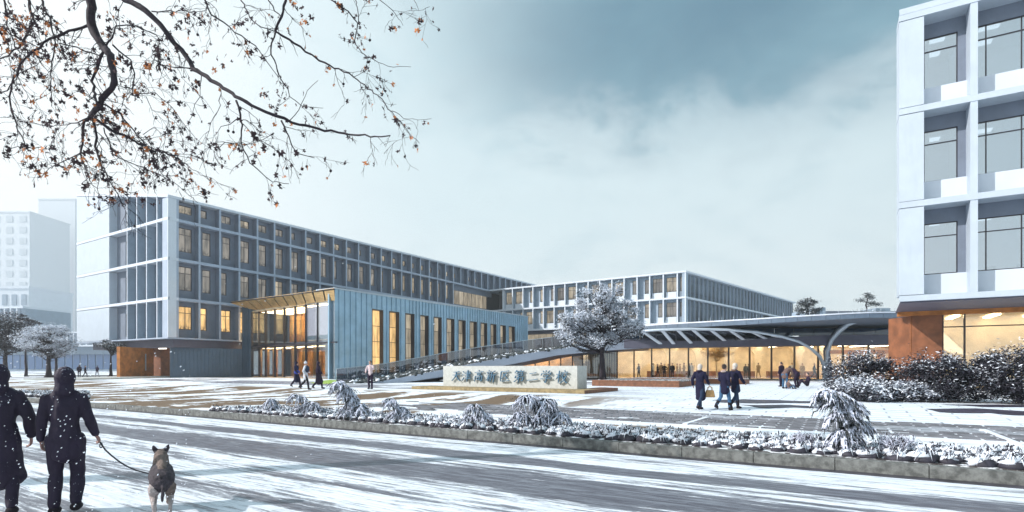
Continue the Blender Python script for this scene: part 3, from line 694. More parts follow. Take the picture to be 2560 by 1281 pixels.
q = MB(); FH.box(q, 0, FH.L, -.08, .1, .3, .42); q.build('floor_rail', M['dark'], hall)
q = MB(); FH.box(q, 0, FH.L, .1, 3, .2, .36); FH.box(q, TS+4, FH.L, 3, 14, .2, .36); q.build('hall_floor', M['floorin'], hall)
q = MB(); FH.box(q, TS+4, FH.L, 13.5, 14, .3, 4.6); q.build('hall_back_wall', M['beige'], hall)
q = MB(); FH.box(q, FH.L, FH.L+.5, 0, 14, .3, 4.6); q.build('hall_end_wall', M['amber'], hall); q = MB(); FH.box(q, TS+4, TS+4.2, 2.4, 14, .3, 4.4); q.build('hall_end_wall', M['beige'], hall)
q = MB(); FH.box(q, TS+1, FH.L, .15, 3, 4.25, 4.4); FH.box(q, TS+4, FH.L, 3, 14, 4.3, 4.5); q.build('hall_ceiling', M['beige'], hall)
for i in range(14):
    t = TS+4.6+i*2.4; q = MB(); FH.box(q, t, t+.35, 1.2, 12.5, 4.14, 4.24)
    if t > FH.L-.4: continue
    q.build('ceiling_lamp', M['lamph'], hall)
for i, x in enumerate((1475, 1560, 1645, 1735, 1818, 1905, 1990, 2110, 2190)):   # tapered piers in front of the back wall
    t = FH.t(x)-1; q = MB()
    for d_ in (9.0,):
        prof = [(.3, .28), (2.2, .30), (3.2, .45), (3.8, .8), (4.25, 1.5)]
        for (z0_, w0), (z1_, w1) in zip(prof, prof[1:]):
            q.hexa([FH.p(t-w0, d_, z0_), FH.p(t+w0, d_, z0_), FH.p(t+w0, d_+.5, z0_), FH.p(t-w0, d_+.5, z0_), FH.p(t-w1, d_, z1_), FH.p(t+w1, d_, z1_), FH.p(t+w1, d_+.5, z1_), FH.p(t-w1, d_+.5, z1_)])
    q.build('pier', M['beige'], hall)
q = MB(); t = FH.t(1640)
for k in range(3): FH.box(q, t+k*7, t+k*7+5.5, 7.5, 8.3, .36, 1.15)
q.build('reception_counter', M['timber'], hall)
for k in range(14):                                                  # slatted timber screen at the left
    t = FH.t(1465)+k*.26; q = MB(); FH.box(q, t, t+.07, 1.6, 1.75, .36, 4.2); q.build('screen_slat', M['timber'], hall)
t = FH.t(1297); q = MB()
for x0, x1 in ((1297, 1338), (1338, 1373), (1373, 1402), (1402, 1431), (1431, 1457)): FH.box(q, FH.t(x0), FH.t(x1), 1.6, 1.75, .36, zglz(FH.t(x0))+.2)
q.build('inner_wall', M['amber'], hall); q = MB(); FH.box(q, FH.t(1457), TS+4.1, 2.3, 2.4, .36, 4.2); q.build('inner_wall', M['beige'], hall)
q = MB()
for x0, x1 in ((1310, 1335), (1345, 1370), (1378, 1400), (1406, 1430)): FH.box(q, FH.t(x0), FH.t(x1), .7, 1.0, zglz(FH.t(x0))+.2, zglz(FH.t(x0))+.26)
FH.box(q, TS+.4, TS+4.2, .5, 2.1, 4.0, 4.1); q.build('ceiling_lamp', M['lamph'], hall)  # last strip added to brighten the dim left bay
t = FH.t(2110); q = MB(); FH.box(q, t, t+9, 3.2, 3.4, 3.1, 3.5); FH.box(q, t+2, t+2.7, 3.2, 3.5, .36, 3.1); FH.box(q, t+5, t+5.6, 3.2, 3.5, .36, 3.1); q.build('inner_frame', M['corten'], hall)
# dark band over the glazing
BX = [(1560, 54.6, 871.5, 848), (1640, 54, 870.5, 852), (1740, 53.2, 869, 853), (1850, 52.4, 867, 851), (1950, 51.8, 865.5, 845), (2055, 51.4, 864, 838), (2160, 51, 862.5, 837.5), (2300, 50.6, 861, 837), (2420, 50.4, 860, 837)]
def strip(name, ma, lo, hi, root, th=Vector((0, .15, 0))):
    q = MB()
    for i in range(len(lo)-1): q.hexa([lo[i], lo[i+1], lo[i+1]+th, lo[i]+th, hi[i], hi[i+1], hi[i+1]+th, hi[i]+th])
    return q.build(name, ma, root)
blo = [P(x, yb, Y) for x, Y, yb, yt in BX]; bhi = [P(x, yt, Y) for x, Y, yb, yt in BX]
strip('fascia_band', M['soffit'], blo, bhi, hall)
q = MB()
for i in range(len(blo)-1):
    a, b = blo[i], blo[i+1]; q.poly([a, b, b+Vector((0, 5.5, .1)), a+Vector((0, 5.5, .1))])
    a, b = bhi[i], bhi[i+1]; q.poly([a, b, b+Vector((0, 4.5, 0)), a+Vector((0, 4.5, 0))])
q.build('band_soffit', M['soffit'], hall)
# clerestory glazing set back above the band
CX = [(1545, 858), (1600, 852), (1640, 850), (1740, 849), (1850, 847), (1936, 842), (1985, 840), (2035, 838), (2085, 837), (2135, 837), (2190, 836.5), (2262, 836), (2330, 836), (2420, 836)]
cy = 56.3
for i in range(len(CX)-1):
    a, b = P(CX[i][0], CX[i][1], cy), P(CX[i+1][0], CX[i+1][1], cy); za, zb = P(0, 818, cy).z, P(0, 818, cy).z
    q = MB(); e = Vector((.03, 0, 0)); y_ = Vector((0, .05, 0))
    q.hexa([a+e, b-e, b-e+y_, a+e+y_, Vector((a.x+.03, a.y, za)), Vector((b.x-.03, b.y, zb)), Vector((b.x-.03, b.y+.05, zb)), Vector((a.x+.03, a.y+.05, za))])
    q.build('clerestory_pane', M['glassblue'], hall)
# roof: panelled fascia, soffit sweeping back
FX = [(1490, 831, 55.5), (1560, 818, 54), (1640, 811, 52.3), (1720, 806, 50.6), (1800, 801.5, 49), (1880, 797, 47.7), (1960, 791.5, 46.8), (2055, 786, 46), (2115, 782.5, 45.7), (2174, 780, 45.6), (2235, 779.5, 45.8), (2300, 781, 46.5), (2400, 786, 48)]
def lerp3(tb, x):
    for a, b in zip(tb, tb[1:]):
        if a[0] <= x <= b[0]: k = (x-a[0])/(b[0]-a[0]); k2 = k; return [a[j]+(b[j]-a[j])*k2 for j in range(1, len(a))]
    return list(tb[-1][1:]) if x > tb[-1][0] else list(tb[0][1:])
seams = [1490, 1522, 1560, 1586, 1613, 1639, 1666, 1693, 1722, 1750, 1779, 1808, 1837, 1866, 1896, 1929, 1963, 1994, 2029, 2065, 2102, 2137, 2174, 2208, 2243, 2290, 2340, 2400]
def ft(x): y, Y = lerp3(FX, x); return P(x, y, Y)
for a, b in zip(seams, seams[1:]):
    A, B = ft(a), ft(b); g_ = (B-A)*.012; A += g_; B -= g_; dn = Vector((0, 0, -.50)); bk = Vector((0, .12, 0)); sn = Vector((0, -.02, -.13)); kb = Vector((0, .25, 0))
    q = MB(); q.hexa([A+dn, B+dn, B+dn+bk, A+dn+bk, A+sn, B+sn, B+sn+bk, A+sn+bk]); q.build('fascia_panel', M['fasc'] if 'fasc' in M else M.setdefault('fasc', mat('grey_blue_fascia', (.17, .22, .29), .4, metal=.3, var=.1)), hall)
q = MB()
for a, b in zip(seams, seams[1:]):
    A, B = ft(a), ft(b); q.hexa([A+Vector((0, -.05, -.11)), B+Vector((0, -.05, -.11)), B+Vector((0, 1, -.11)), A+Vector((0, 1, -.11)), A+Vector((0, -.05, .0)), B+Vector((0, -.05, .0)), B+Vector((0, 1, .03)), A+Vector((0, 1, .03))])
q.build('snow_edge', M['snowleaf'], hall)
q = MB()
for a, b in zip(seams, seams[1:]):
    A, B = ft(a)+Vector((0, .1, -.48)), ft(b)+Vector((0, .1, -.48))
    z_ = P(0, 821, cy).z
    rowsA = [A, A.lerp(Vector((A.x, cy, z_)), .35)+Vector((0, 0, -.18)), A.lerp(Vector((A.x, cy, z_)), .7)+Vector((0, 0, -.12)), Vector((A.x*1.02, cy+.3, z_))]
    rowsB = [B, B.lerp(Vector((B.x, cy, z_)), .35)+Vector((0, 0, -.18)), B.lerp(Vector((B.x, cy, z_)), .7)+Vector((0, 0, -.12)), Vector((B.x*1.02, cy+.3, z_))]
    for k in range(3): q.poly([rowsA[k], rowsB[k], rowsB[k+1], rowsA[k+1]], 0, True)
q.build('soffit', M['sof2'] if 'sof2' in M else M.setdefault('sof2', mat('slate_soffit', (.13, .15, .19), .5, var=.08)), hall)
pts = [ft(x) for x in seams]; q = MB(); bk = [Vector((p.x*1.05, 76, 6.4)) for p in pts]
for i in range(len(pts)-1): q.poly([pts[i]+Vector((0, .9, .02)), pts[i+1]+Vector((0, .9, .02)), bk[i+1], bk[i]])
q.build('roof', M['snow'], hall)
# thin posts of the roof-edge guard
for x in seams[2:-2:1]:
    p = ft(x); q = MB(); q.tube([p+Vector((0, .3, 0)), p+Vector((0, .3, .34))], .018, 4); q.build('guard_post', M['steel'], hall)
# roof terrace boxes behind
tb = [P(2052, 770, 62), P(2160, 770, 62), P(2285, 770, 66)]
for x0, x1, yt, Y in ((2050, 2064, 769, 60), (2190, 2226, 770.5, 60), (2066, 2300, 778, 62)):
    q = MB(); a, b = P(x0, yt, Y), P(x1, yt, Y); q.box(a.x, b.x, Y, Y+6, 5.5, a.z); q.build('roof_box', M['wall2'] if x1 < 2280 else M['sof2'], hall)
# wedge: the roof coming down to the ground on the left
WX = [(930, 957.5, 961, 43.6), (1000, 945, 958, 45.2), (1100, 926, 943.5, 47.5), (1200, 905.5, 924.5, 49.7), (1280, 890, 911, 51.2), (1392, 873, 889, 53), (1490, 860.5, 879, 54), (1560, 850, 874, 54.6), (1600, 848, 872, 54.7), (1622, 860, 871, 54.7)]
hi = [P(x, a, Y) for x, a, b, Y in WX]; lo = [P(x, b, Y) for x, a, b, Y in WX]
for v in lo[:2]: v.z = .3
M['wedge'] = mat('grey_metal_band', (.36, .40, .48), .5, metal=.2, var=.06, vs=.7)
strip('ramp_side_band', M['wedge'], lo, hi, hall, Vector((.1, .4, 0)))
# underside of the ramp
q = MB()
for i in range(1, len(lo)-1): q.poly([lo[i], lo[i+1], lo[i+1]+Vector((2, 8, 0)), lo[i]+Vector((2, 8, 0))])
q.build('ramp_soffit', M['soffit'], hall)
RX = [(841, 957.5, 45.3), (960, 942, 49.0), (1100, 914.5, 53), (1200, 896.5, 55), (1300, 881, 56.5), (1403, 868, 57.6), (1500, 857, 58.5), (1560, 850, 59)]
rr = [P(*v) for v in RX]; rr[0].z = .33
hs = [P(x, lerp3([(w[0], w[1], w[3]) for w in WX], x)[0], lerp3([(w[0], w[1], w[3]) for w in WX], x)[1]) for x in (900, 990, 1110, 1210, 1300, 1403, 1500, 1560)]
hs[0] = P(880, 961.5, 42.6)
q = MB(); SUB = 6
for i in range(len(rr)-1):
    for k in range(SUB):
        f0, f1 = k/SUB, (k+1)/SUB
        q.poly([hs[i].lerp(hs[i+1], f0), hs[i].lerp(hs[i+1], f1), rr[i].lerp(rr[i+1], f1), rr[i].lerp(rr[i+1], f0)], 0, True)
q.build('ramp_top', M['soil'], hall)
# dark snow-dusted ground plants down the ramp
q = MB()
for _ in range(1500):
    i = rnd.randrange(len(rr)-1); f = rnd.random(); s_ = rnd.uniform(.03, .97)
    p = hs[i].lerp(hs[i+1], f).lerp(rr[i].lerp(rr[i+1], f), s_); r_ = rnd.uniform(.08, .2)
    q.ball(p, (r_*1.3, r_*1.3, r_), 5, 3, 0 if rnd.random() < .84 else 1, .3)
o = q.build('ramp_planting', [M['needle'], M['snowleaf']], hall); o['kind'] = 'stuff'
# glass balustrade
bal = empty('glass_balustrade', tuple(rr[0]), 'smoked glass balustrade with thin steel posts climbing beside the planted ramp', 'balustrade')
bx = [841, 868, 892, 915, 940, 968, 1000, 1032, 1062, 1092, 1120, 1148, 1176, 1204, 1230, 1256, 1282, 1308, 1332, 1356, 1380, 1410]
def rp_(x): y, Y = lerp3(RX, x); p = P(x, y, Y); p.z = max(p.z, .33); return p
for a, b in zip(bx, bx[1:]):
    A, B = rp_(a), rp_(b); h = 1.12; u_ = (B-A)*.03; y_ = Vector((0, .03, 0)); H = Vector((0, 0, h))
    q = MB(); q.hexa([A+u_, B-u_, B-u_+y_, A+u_+y_, A+u_+H, B-u_+H, B-u_+H+y_, A+u_+H+y_]); q.build('glass_pane', M['glassd'], bal)
    q = MB(); q.tube([A, A+H+Vector((0, 0, .04))], .028, 5); q.build('post', M['steel'], bal)
q = MB(); q.tube([rp_(x)+Vector((0, 0, 1.16)) for x in bx], .035, 6); q.build('handrail', M['steel'], bal)
q = MB()
# ---------------------------------------------------------------- steel arches and the glass canopy
arch = empty('steel_arch', tuple(G(2062, 953)), 'pale steel arch landing on a white foot, carrying a glazed canopy with white louvres', 'arch')
AX = [(1560, 832, 53.5), (1600, 826, 52.5), (1640, 822.6, 51.5), (1729, 820, 50), (1818, 821.7, 49), (1892, 827.6, 48.6), (1951.5, 838, 48.8), (1996, 851, 49.4), (2025.7, 867.6, 50), (2049, 888, 50.8), (2059, 909, 51.4), (2062, 935, 52), (2062, 953, 52.2)]
q = MB(); q.tube([P(x, y+3, Y) for x, y, Y in AX], [.13]*9+[.15, .17, .2, .24], 8); q.build('main_arch', M['steel'], arch)
A2 = [(2066, 952, 52.2), (2065, 915, 52), (2068, 880, 51.6), (2079, 850, 51), (2099, 827, 50.3), (2121, 811, 49.6), (2144, 803.5, 49), (2170, 800, 48.4)]
q = MB(); q.tube([P(*v) for v in A2], [.12, .13, .17, .2, .22, .2, .15, .08], 8); q.build('curved_strut', M['steel'], arch)
A3 = [(2074, 952, 52.5), (2070, 910, 52.4), (2066, 878, 52.2), (2078, 845, 51.6), (2102, 818, 51.4), (2125, 806, 51.2)]
q = MB(); q.tube([P(*v) for v in A3], [.3, .34, .3, .26, .2, .12], 8); q.build('dark_strut', M['sof2'], arch)
p = P(2060, 953, 52.2); q = MB(); q.prism([(p.x-.9, p.y-.5), (p.x+.7, p.y-.5), (p.x+.45, p.y+.4), (p.x-.6, p.y+.4)], .3, .42); q.build('foot', M['white'], arch)
apts = [P(x, y+3, Y) for x, y, Y in AX]
def ap(x): y, Y = lerp3(AX, x); return P(x, y+3, Y)
for (x0, x1, y1) in ((1610, 1651, 861), (1658, 1684, 861), (1697, 1729, 860.5), (1735, 1771, 859.5), (1781, 1818, 858.5), (1830, 1868, 857), (1887, 1925, 853.5), (1935, 1969, 848)):
    A = ap(x0)+Vector((0, .2, -.12)); B = P(x1, y1, 53.4); d_ = (B-A).normalized(); s_ = Vector((.17, 0, 0)); h_ = Vector((0, 0, .1))
    q = MB(); q.hexa([A-s_, A+s_, B+s_, B-s_, A-s_+h_, A+s_+h_, B+s_+h_, B-s_+h_]); q.build('louvre', M['white'], arch)
cxs = [1600, 1640, 1690, 1740, 1790, 1840, 1890, 1940, 1985]
for a, b in zip(cxs, cxs[1:]):
    A, B = ap(a), ap(b); C_ = P(b, lerp3([(v[0], v[3], v[1]) for v in BX], b)[0], 53.9); D_ = P(a, lerp3([(v[0], v[3], v[1]) for v in BX], a)[0], 53.9); h_ = Vector((0, 0, .02)); g_ = Vector((.03, 0, 0))
    q = MB(); q.hexa([A+g_, B-g_, C_-g_, D_+g_, A+g_+h_, B-g_+h_, C_-g_+h_, D_+g_+h_]); q.build('canopy_glass', M['glassd'], arch)
    q = MB(); q.tube([B, C_], .05, 5); q.build('canopy_rib', M['dark'], arch)

# ---------------------------------------------------------------- big building at the right edge
RC = XY(2248, 27.4); uR = Vector((.8605, -.5095, 0)); RE = RC+uR*13; FS = Fac(RC, RE)
rb = empty('school_building', (RC.x, RC.y, .2), 'tall white panelled school block above a brown steel and glass ground floor', 'building')
bdir = Vector((1280, 1350, 0)).normalized()
levels = [5.25, 9.98, 14.72]
t1 = FS.t(2310); t2 = FS.t(2426); t3 = FS.t(2442)
bays = [(t1, t2)]; t = t3
while t < 10.5: bays.append((t, t+2.45)); t += 2.75
M['roomw'] = mat('white_room_wall', (.66, .70, .72), .8, var=.04, emit=(.85, .93, 1), es=.0); M['sill'] = M['white2']
Dr = 1.0
wm = MB(); room = MB(); rl = MB()
for r, za in enumerate(levels):
    zb = za+4.73; zs = zb-.30
    m = MB(); FS.box(m, 0.0, t1, 0, Dr+.3, za+.03, zs-.03); m.build('corner_panel', M['white2'], rb)
    for k, (a, b) in enumerate(bays):
        wa, wb = (a+.10, b-.32) if k == 0 else (a+.02, b-.1)
        wz0, wz1 = za+1.12, za+3.72
        wall_holes(wm, FS, a-.01, b+.01, za, zs, Dr, [(wa, wb, wz0, wz1)])
        o = empty('window', (0, 0, 0)); o.parent = rb; o.location = FS.p(wa, Dr+.03, wz0)-Vector(rb.location); o.rotation_euler = (0, 0, FS.rz)
        w_ = wb-wa; h_ = wz1-wz0; f = .045; q = MB()
        q.box(0, w_, 0, .1, 0, f); q.box(0, w_, 0, .1, h_-f, h_); q.box(0, f, 0.001, .1, f, h_-f); q.box(w_-f, w_, .001, .1, f, h_-f)
        xs_ = [f, w_-f] if k == 0 else [f, w_*.22, w_*.78, w_-f]
        for x in xs_[1:-1]: q.box(x-f/2, x+f/2, .002, .09, f, h_-f)
        zm = h_*.74; q.box(f, w_-f, .003, .085, zm-f/2, zm+f/2)
        child('frame', q.mesh('frame', M['dark']), o)
        for x0, x1 in zip(xs_, xs_[1:]):
            for z0_, z1_ in ((f, zm), (zm, h_-f)): q = MB(); q.box(x0, x1, .04, .055, z0_, z1_); child('pane', q.mesh('pane', M['glassb']), o)
        m = MB(); FS.box(m, a+.001, b-.001, Dr-.22, Dr-.003, za+.005, wz0-.03); m.build('sill_panel', M['white'], rb)
        if k: pass
        m = MB(); FS.box(m, b, b+.28, -.0, Dr+.1, za+.005, zs); m.build('fin', M['white2'], rb)
        # desks with chairs by the glass
        for j in range(2):
            if k == 0: continue
            c_ = wa+.5+j*1.1; q = MB(); FS.box(q, c_, c_+.6, 1.9, 2.3, wz0-.1, wz0+.02); FS.box(q, c_+.15, c_+.5, 1.6, 1.66, wz0+.0, wz0+.28); q.build('desk', M['wall2'], rb)
    FS.box(room, 1.45, 12.5, 5.5, 5.7, za, zs); FS.box(room, 1.45, 12.5, 1.3, 5.5, zs-.06, zs+.02); FS.box(room, 1.45, 12.5, 1.3, 5.5, za-.05, za+.02)
    FS.box(room, t2+.0, t3, 1.2, 5.5, za, zs); FS.box(room, 1.4, 1.5, 2.3, 5.5, za, zs)
    for j in range(5): FS.box(rl, 1.4+j*2.2, 2.2+j*2.2, 2.4, 2.9, zs-.12, zs-.065)
    for j in range(5): FS.box(rl, 1.4+j*2.2, 2.2+j*2.2, 4.0, 4.5, zs-.12, zs-.065)
    m = MB(); FS.box(m, -.01, 12.5, -.03, Dr+.2, zs, za+4.73); m.build('floor_slab', M['white2'], rb)
wm.build('recessed_wall', M['wall'], rb); room.build('classroom', M['roomw'], rb); rl.build('ceiling_lamp', M['lampw'], rb)
def rpoly(d0, ex, inset=0): return [FS.p(-0.0+inset, d0, 0), FS.p(12.5, d0, 0), FS.p(12.5, 20, 0), FS.p(inset, d0, 0)+bdir*20]
m = MB(); m.prism(rpoly(-.03, 0), 4.97, 5.25); m.build('floor_slab', M['white2'], rb)
m = MB(); m.prism(rpoly(-.04, 0), 19.452, 19.75); m.build('roof', M['white2'], rb)
m = MB(); q_ = [FS.p(.1, .3, 0), FS.p(.1, .3, 0)+bdir*20, FS.p(.4, .3, 0)+bdir*20, FS.p(.4, .3, 0)]; m.prism(q_, 5.25, 19.45); m.build('side_wall', M['white2'], rb)
# ground floor
G0 = XY(2262, 32.0); FG2 = Fac(G0, G0+uR*12)
m = MB(); q_ = [FS.p(.05, .2, 0), FS.p(12, .2, 0), FG2.p(12, .6, 0), FG2.p(-.4, .6, 0)]; m.prism(q_, 4.9, 4.965); m.build('soffit', M['soffit'], rb)
m = MB(); FG2.box(m, -.35, 12, -.25, .4, 4.66, 4.93); m.build('beam', M['corten'], rb)
cA = FG2.t(2279); cB = FG2.t(2357)
m = MB(); bk = bdir*6
pts_ = [FG2.p(cA, 0, 0), FG2.p(cB, 0, 0), FG2.p(cB, 1.2, 0), FG2.p(cA, 0, 0)+Vector((.1, 2.1, 0)), ]
m.prism(pts_, .15, 4.66); m.build('steel_wall', M['cortend'], rb)
m = MB(); e0 = FG2.p(cA-.03, -.01, 0); e1_ = XY(2260.5, 34.0); m.prism([e0, e0+Vector((.14, .12, 0)), e1_+Vector((.3, .1, 0)), e1_], .15, 4.66); m.build('steel_wall', M['corten'], rb)  # sunward side of the column, sunlight put into its brighter orange
gt_ = [cB, FG2.t(2412), FG2.t(2412)+1.9+1.3, FG2.t(2412)+5.6, 11.5]
for a, b in zip(gt_, gt_[1:]):
    for z0_, z1_ in ((.3, 3.93), (3.97, 4.66)): q = MB(); FG2.box(q, a+.04, b-.04, .1, .13, z0_, z1_); q.build('pane', M['glass'], rb)
    q = MB(); FG2.box(q, a-.04, a+.04, 0, .2, .2, 4.66); q.build('mullion', M['dark'], rb)
q = MB(); FG2.box(q, cB, 11.5, .02, .18, 3.92, 3.98); q.build('transom', M['dark'], rb)
q = MB(); FG2.box(q, cB, 12, 3.8, 4.0, .2, 4.7); q.build('inner_wall', M['beige'], rb)
q = MB(); FG2.box(q, cB, 12, .2, 4.0, .15, .3); q.build('inner_floor', M['floorin'], rb)
q = MB(); FG2.box(q, cB, 12, .2, 4.0, 4.7, 4.85); q.build('inner_ceiling', M['beige'], rb)
q = MB()
for j in range(5): FG2.box(q, cB+.6+j*1.8, cB+.9+j*1.8, .8, 3.4, 4.6, 4.68)
q.build('ceiling_lamp', M['lamp'], rb)
# ---------------------------------------------------------------- far buildings fading in the haze, their colours paled to deepen it
def far_tower(x0, x1, yt, Y, dep, label, cat='building', rows=0, cols=0, ma='white', wm='wall2', zb=0, step=None):
    a, b = XY(x0, Y), XY(x1, Y); zt = zof(yt, Y); r = empty('far_building', ((a.x+b.x)/2, Y, 0), label, cat)
    m = MB(); m.box(a.x, b.x, Y, Y+dep, zb, zt); m.build('wall', M[ma], r)
    if rows:
        cw = (b.x-a.x)/cols; rh = (zt-zb-2)/rows; q = MB(); q.box(0, cw*.5, -.3, 0, 0, rh*.55); me = q.mesh('window', M[wm])
        for i in range(rows):
            for j in range(cols): inst('window', me, r, (a.x+cw*(j+.25), Y, zb+1.5+rh*(i+.2)))
    m = MB(); m.box(a.x-.4, b.x+.4, Y-.4, Y+dep+.4, zt, zt+1.2); m.build('roof', M[ma], r)
    return r
far_tower(-160, 74, 532, 440, 40, 'tall pale slab block fading into the haze at the left edge', rows=14, cols=7, wm='white2')
far_tower(96, 188, 500, 500, 40, 'tallest faint round-cornered tower lost in white haze beside the classroom building', rows=0, ma='white')
far_tower(-120, 72, 722, 250, 25, 'grey mid-height block in front of the pale slab block', rows=4, cols=8)
# low building with vertical fins behind the left trees
lf = empty('low_fin_building', (-140, 175, 0), 'long low pale building with upright white fins behind the snowy trees', 'building')
a, b = XY(-200, 175), XY(330, 165); FF = Fac(a, b)
z1_, z2_ = zof(775, 175), zof(862, 175)
m = MB(); FF.box(m, 0, FF.L*.50, .8, 16, z2_, z1_); m.build('wall', M['wall2'], lf)
m = MB(); FF.box(m, FF.L*.45, FF.L, .8, 16, 8.5, zof(832, 165)); m.build('wall', M['wall2'], lf)
m = MB(); FF.box(m, 0, FF.L, 2, 16, .3, 8.5); m.build('base_wall', M['wall2'], lf)
m = MB(); FF.box(m, 0, FF.L*.5, -.1, 16, z1_, z1_+.6); FF.box(m, 0, FF.L*.5, -.1, 1.5, z2_-.5, z2_); m.build('slab', M['white'], lf)
m = MB(); FF.box(m, FF.L*.5, FF.L, -.1, 16, zof(832, 165), zof(832, 165)+.5); FF.box(m, FF.L*.5, FF.L, -.1, 1.5, 8.0, 8.5); m.build('slab', M['white'], lf)
for i in range(34):
    t = i*FF.L/34
    if i < 17: fin(FF, lf, t, .4, 0, .8, z2_, z1_, 'white')
    else: fin(FF, lf, t, .4, 0, .8, 8.5, zof(832, 165), 'white')
for i in range(26):
    q = MB(); FF.box(q, i*2.7+.2, i*2.7+2.5, 1.8, 1.95, 1.0, 5.6); q.build('window', M['glassblue'], lf)
# low snowy hedge line along the far pavement
m = MB(); a_, b_ = G(60, 941), G(290, 941); m.hexa([a_, b_, b_+Vector((0, .6, 0)), a_+Vector((0, .6, 0)), a_+Vector((0, 0, .14)), b_+Vector((0, 0, .14)), b_+Vector((0, .6, .14)), a_+Vector((0, .6, .14))]); tag(m.build('kerb', M['concrete']), kind='structure')

# ---------------------------------------------------------------- sign wall with raised characters
S0 = G(1108, 972.5); S1 = G(1443, 981)
S1 = S0+uR*((lambda f: f.t(1443))(Fac(S0, S0+uR*9)))
FSg = Fac(S0, S1)
sg = empty('sign_wall', (S0.x, S0.y, .33), 'long pale stone sign wall with raised blue grey Chinese calligraphy on an ochre plinth', 'sign')
zt_s = EYE+(918-915)/F*S1.y+.0
m = MB(); q_ = [FSg.p(0, 0, 0), FSg.p(FSg.L, 0, 0), FSg.p(FSg.L, 0, 0)+Vector((.62, .85, 0))*1.0, FSg.p(0, .9, 0)]; m.prism(q_, .5, zt_s); m.build('stone_slab', M['stone'], sg)
pl0 = G(1029, 973.5); FP = Fac(pl0, pl0+uR*12); pL = FP.t(1461)
m = MB(); FP.box(m, 0, pL, 0, 1.9, .28, .50); m.build('plinth', M['ochre'], sg)
e_ = FP.p(pL, 0, 0); f_ = G(1545, 977.5); m = MB(); m.prism([e_+Vector((.01, 0, 0)), f_, f_+Vector((-.8, .9, 0)), e_+Vector((-.2, 1.8, 0))], .28, .495); m.build('plinth', M['timber'], sg)
CH = {
'tian': [[(20,80),(50,82),(78,87)], [(12,55),(50,58),(88,64)], [(50,84),(47,60),(34,32),(8,8)], [(50,57),(62,35),(78,18),(94,8)]],
'jin': [[(10,88),(22,76)], [(4,63),(17,54)], [(6,10),(14,22),(24,38)], [(40,80),(82,85),(79,62)], [(30,67),(92,73)], [(40,53),(80,58)], [(38,40),(84,44)], [(28,25),(96,31)], [(62,98),(61,50),(58,0)]],
'gao': [[(48,99),(54,88)], [(10,79),(50,82),(92,86)], [(34,71),(36,58)], [(34,71),(68,74),(64,59)], [(36,59),(64,61)], [(18,48),(15,3)], [(18,48),(86,52),(82,8),(70,13)], [(36,37),(38,18)], [(36,37),(66,39),(63,19)], [(38,19),(63,21)]],
'xin': [[(24,99),(30,90)], [(6,80),(46,86)], [(15,77),(20,65)], [(38,79),(32,64)], [(2,57),(52,63)], [(8,42),(47,46)], [(27,60),(26,8),(18,15)], [(24,38),(16,26),(4,16)], [(32,36),(45,24)], [(86,93),(74,86),(60,81)], [(60,82),(59,45),(46,4)], [(60,57),(97,62)], [(80,60),(79,30),(77,-2)]],
'qu': [[(12,87),(50,89),(88,94)], [(66,79),(46,52),(22,28)], [(34,70),(58,50),(78,28)], [(16,88),(14,45),(13,12)], [(13,12),(50,11),(94,16)]],
'di': [[(24,99),(18,88),(8,79)], [(20,88),(45,91)], [(30,88),(35,78)], [(64,99),(58,90),(48,81)], [(58,88),(92,92)], [(73,89),(79,78)], [(18,69),(82,74),(79,57)], [(20,54),(80,58)], [(20,55),(13,37)], [(13,37),(90,42),(82,14),(70,20)], [(50,72),(49,35),(48,-2)], [(46,38),(30,22),(8,8)]],
'er': [[(22,72),(50,75),(80,81)], [(4,20),(50,23),(97,31)]],
'xue': [[(22,95),(30,82)], [(46,99),(51,87)], [(80,97),(74,88),(66,82)], [(13,74),(7,57)], [(13,74),(50,77),(94,80),(84,64)], [(30,56),(73,61),(54,45)], [(54,45),(56,20),(52,4),(40,12)], [(6,33),(50,36),(96,41)]],
'xiao': [[(2,68),(45,73)], [(26,97),(25,50),(24,0)], [(24,66),(16,48),(3,30)], [(27,60),(43,45)], [(70,99),(76,88)], [(50,80),(97,86)], [(64,75),(58,64),(48,56)], [(82,76),(96,62)], [(86,56),(74,30),(58,14),(38,2)], [(58,54),(72,28),(84,14),(99,4)]]}
def brush(mb, st, sc_, ox, oz, fc, th):
    # one stroke: a flattened tapering ridge, heavier where the brush lands
    pts = [Vector((x, y)) for x, y in st]; ln = sum((b-a).length for a, b in zip(pts, pts[1:])); w0 = 7.4 if ln > 25 else 6.2
    fine = []
    for a, b in zip(pts, pts[1:]):
        for k in range(5): fine.append(a.lerp(b, k/5))
    fine.append(pts[-1]); n_ = len(fine); rng = []
    for i, p in enumerate(fine):
        f = i/(n_-1); d = (fine[min(i+1, n_-1)]-fine[max(0, i-1)]).normalized(); nn = Vector((-d.y, d.x))
        hor = abs(d.x) > abs(d.y)
        w_ = w0*(1.15-.55*f if not hor else .85-.25*math.sin(f*math.pi)+.1*f)*(.75 if i == 0 else 1)*(.35 if i == n_-1 and not hor else 1)
        rng.append((p+nn*w_*.5, p-nn*w_*.5))
    def v(p, d_): return fc.p(ox+p.x*sc_+p.y*sc_*.10, d_, oz+p.y*sc_)
    for (a0, a1), (b0, b1) in zip(rng, rng[1:]):
        mb.hexa([v(a1, 0), v(b1, 0), v(b0, 0), v(a0, 0), v(a1, -th), v(b1, -th), v(b0, -th), v(a0, -th)])
cxs_ = [1142, 1168, 1198, 1229, 1262.5, 1299, 1332, 1365.5, 1405]
zc0 = .33+.40; cs = (zt_s-.17-zc0)/100*1.0
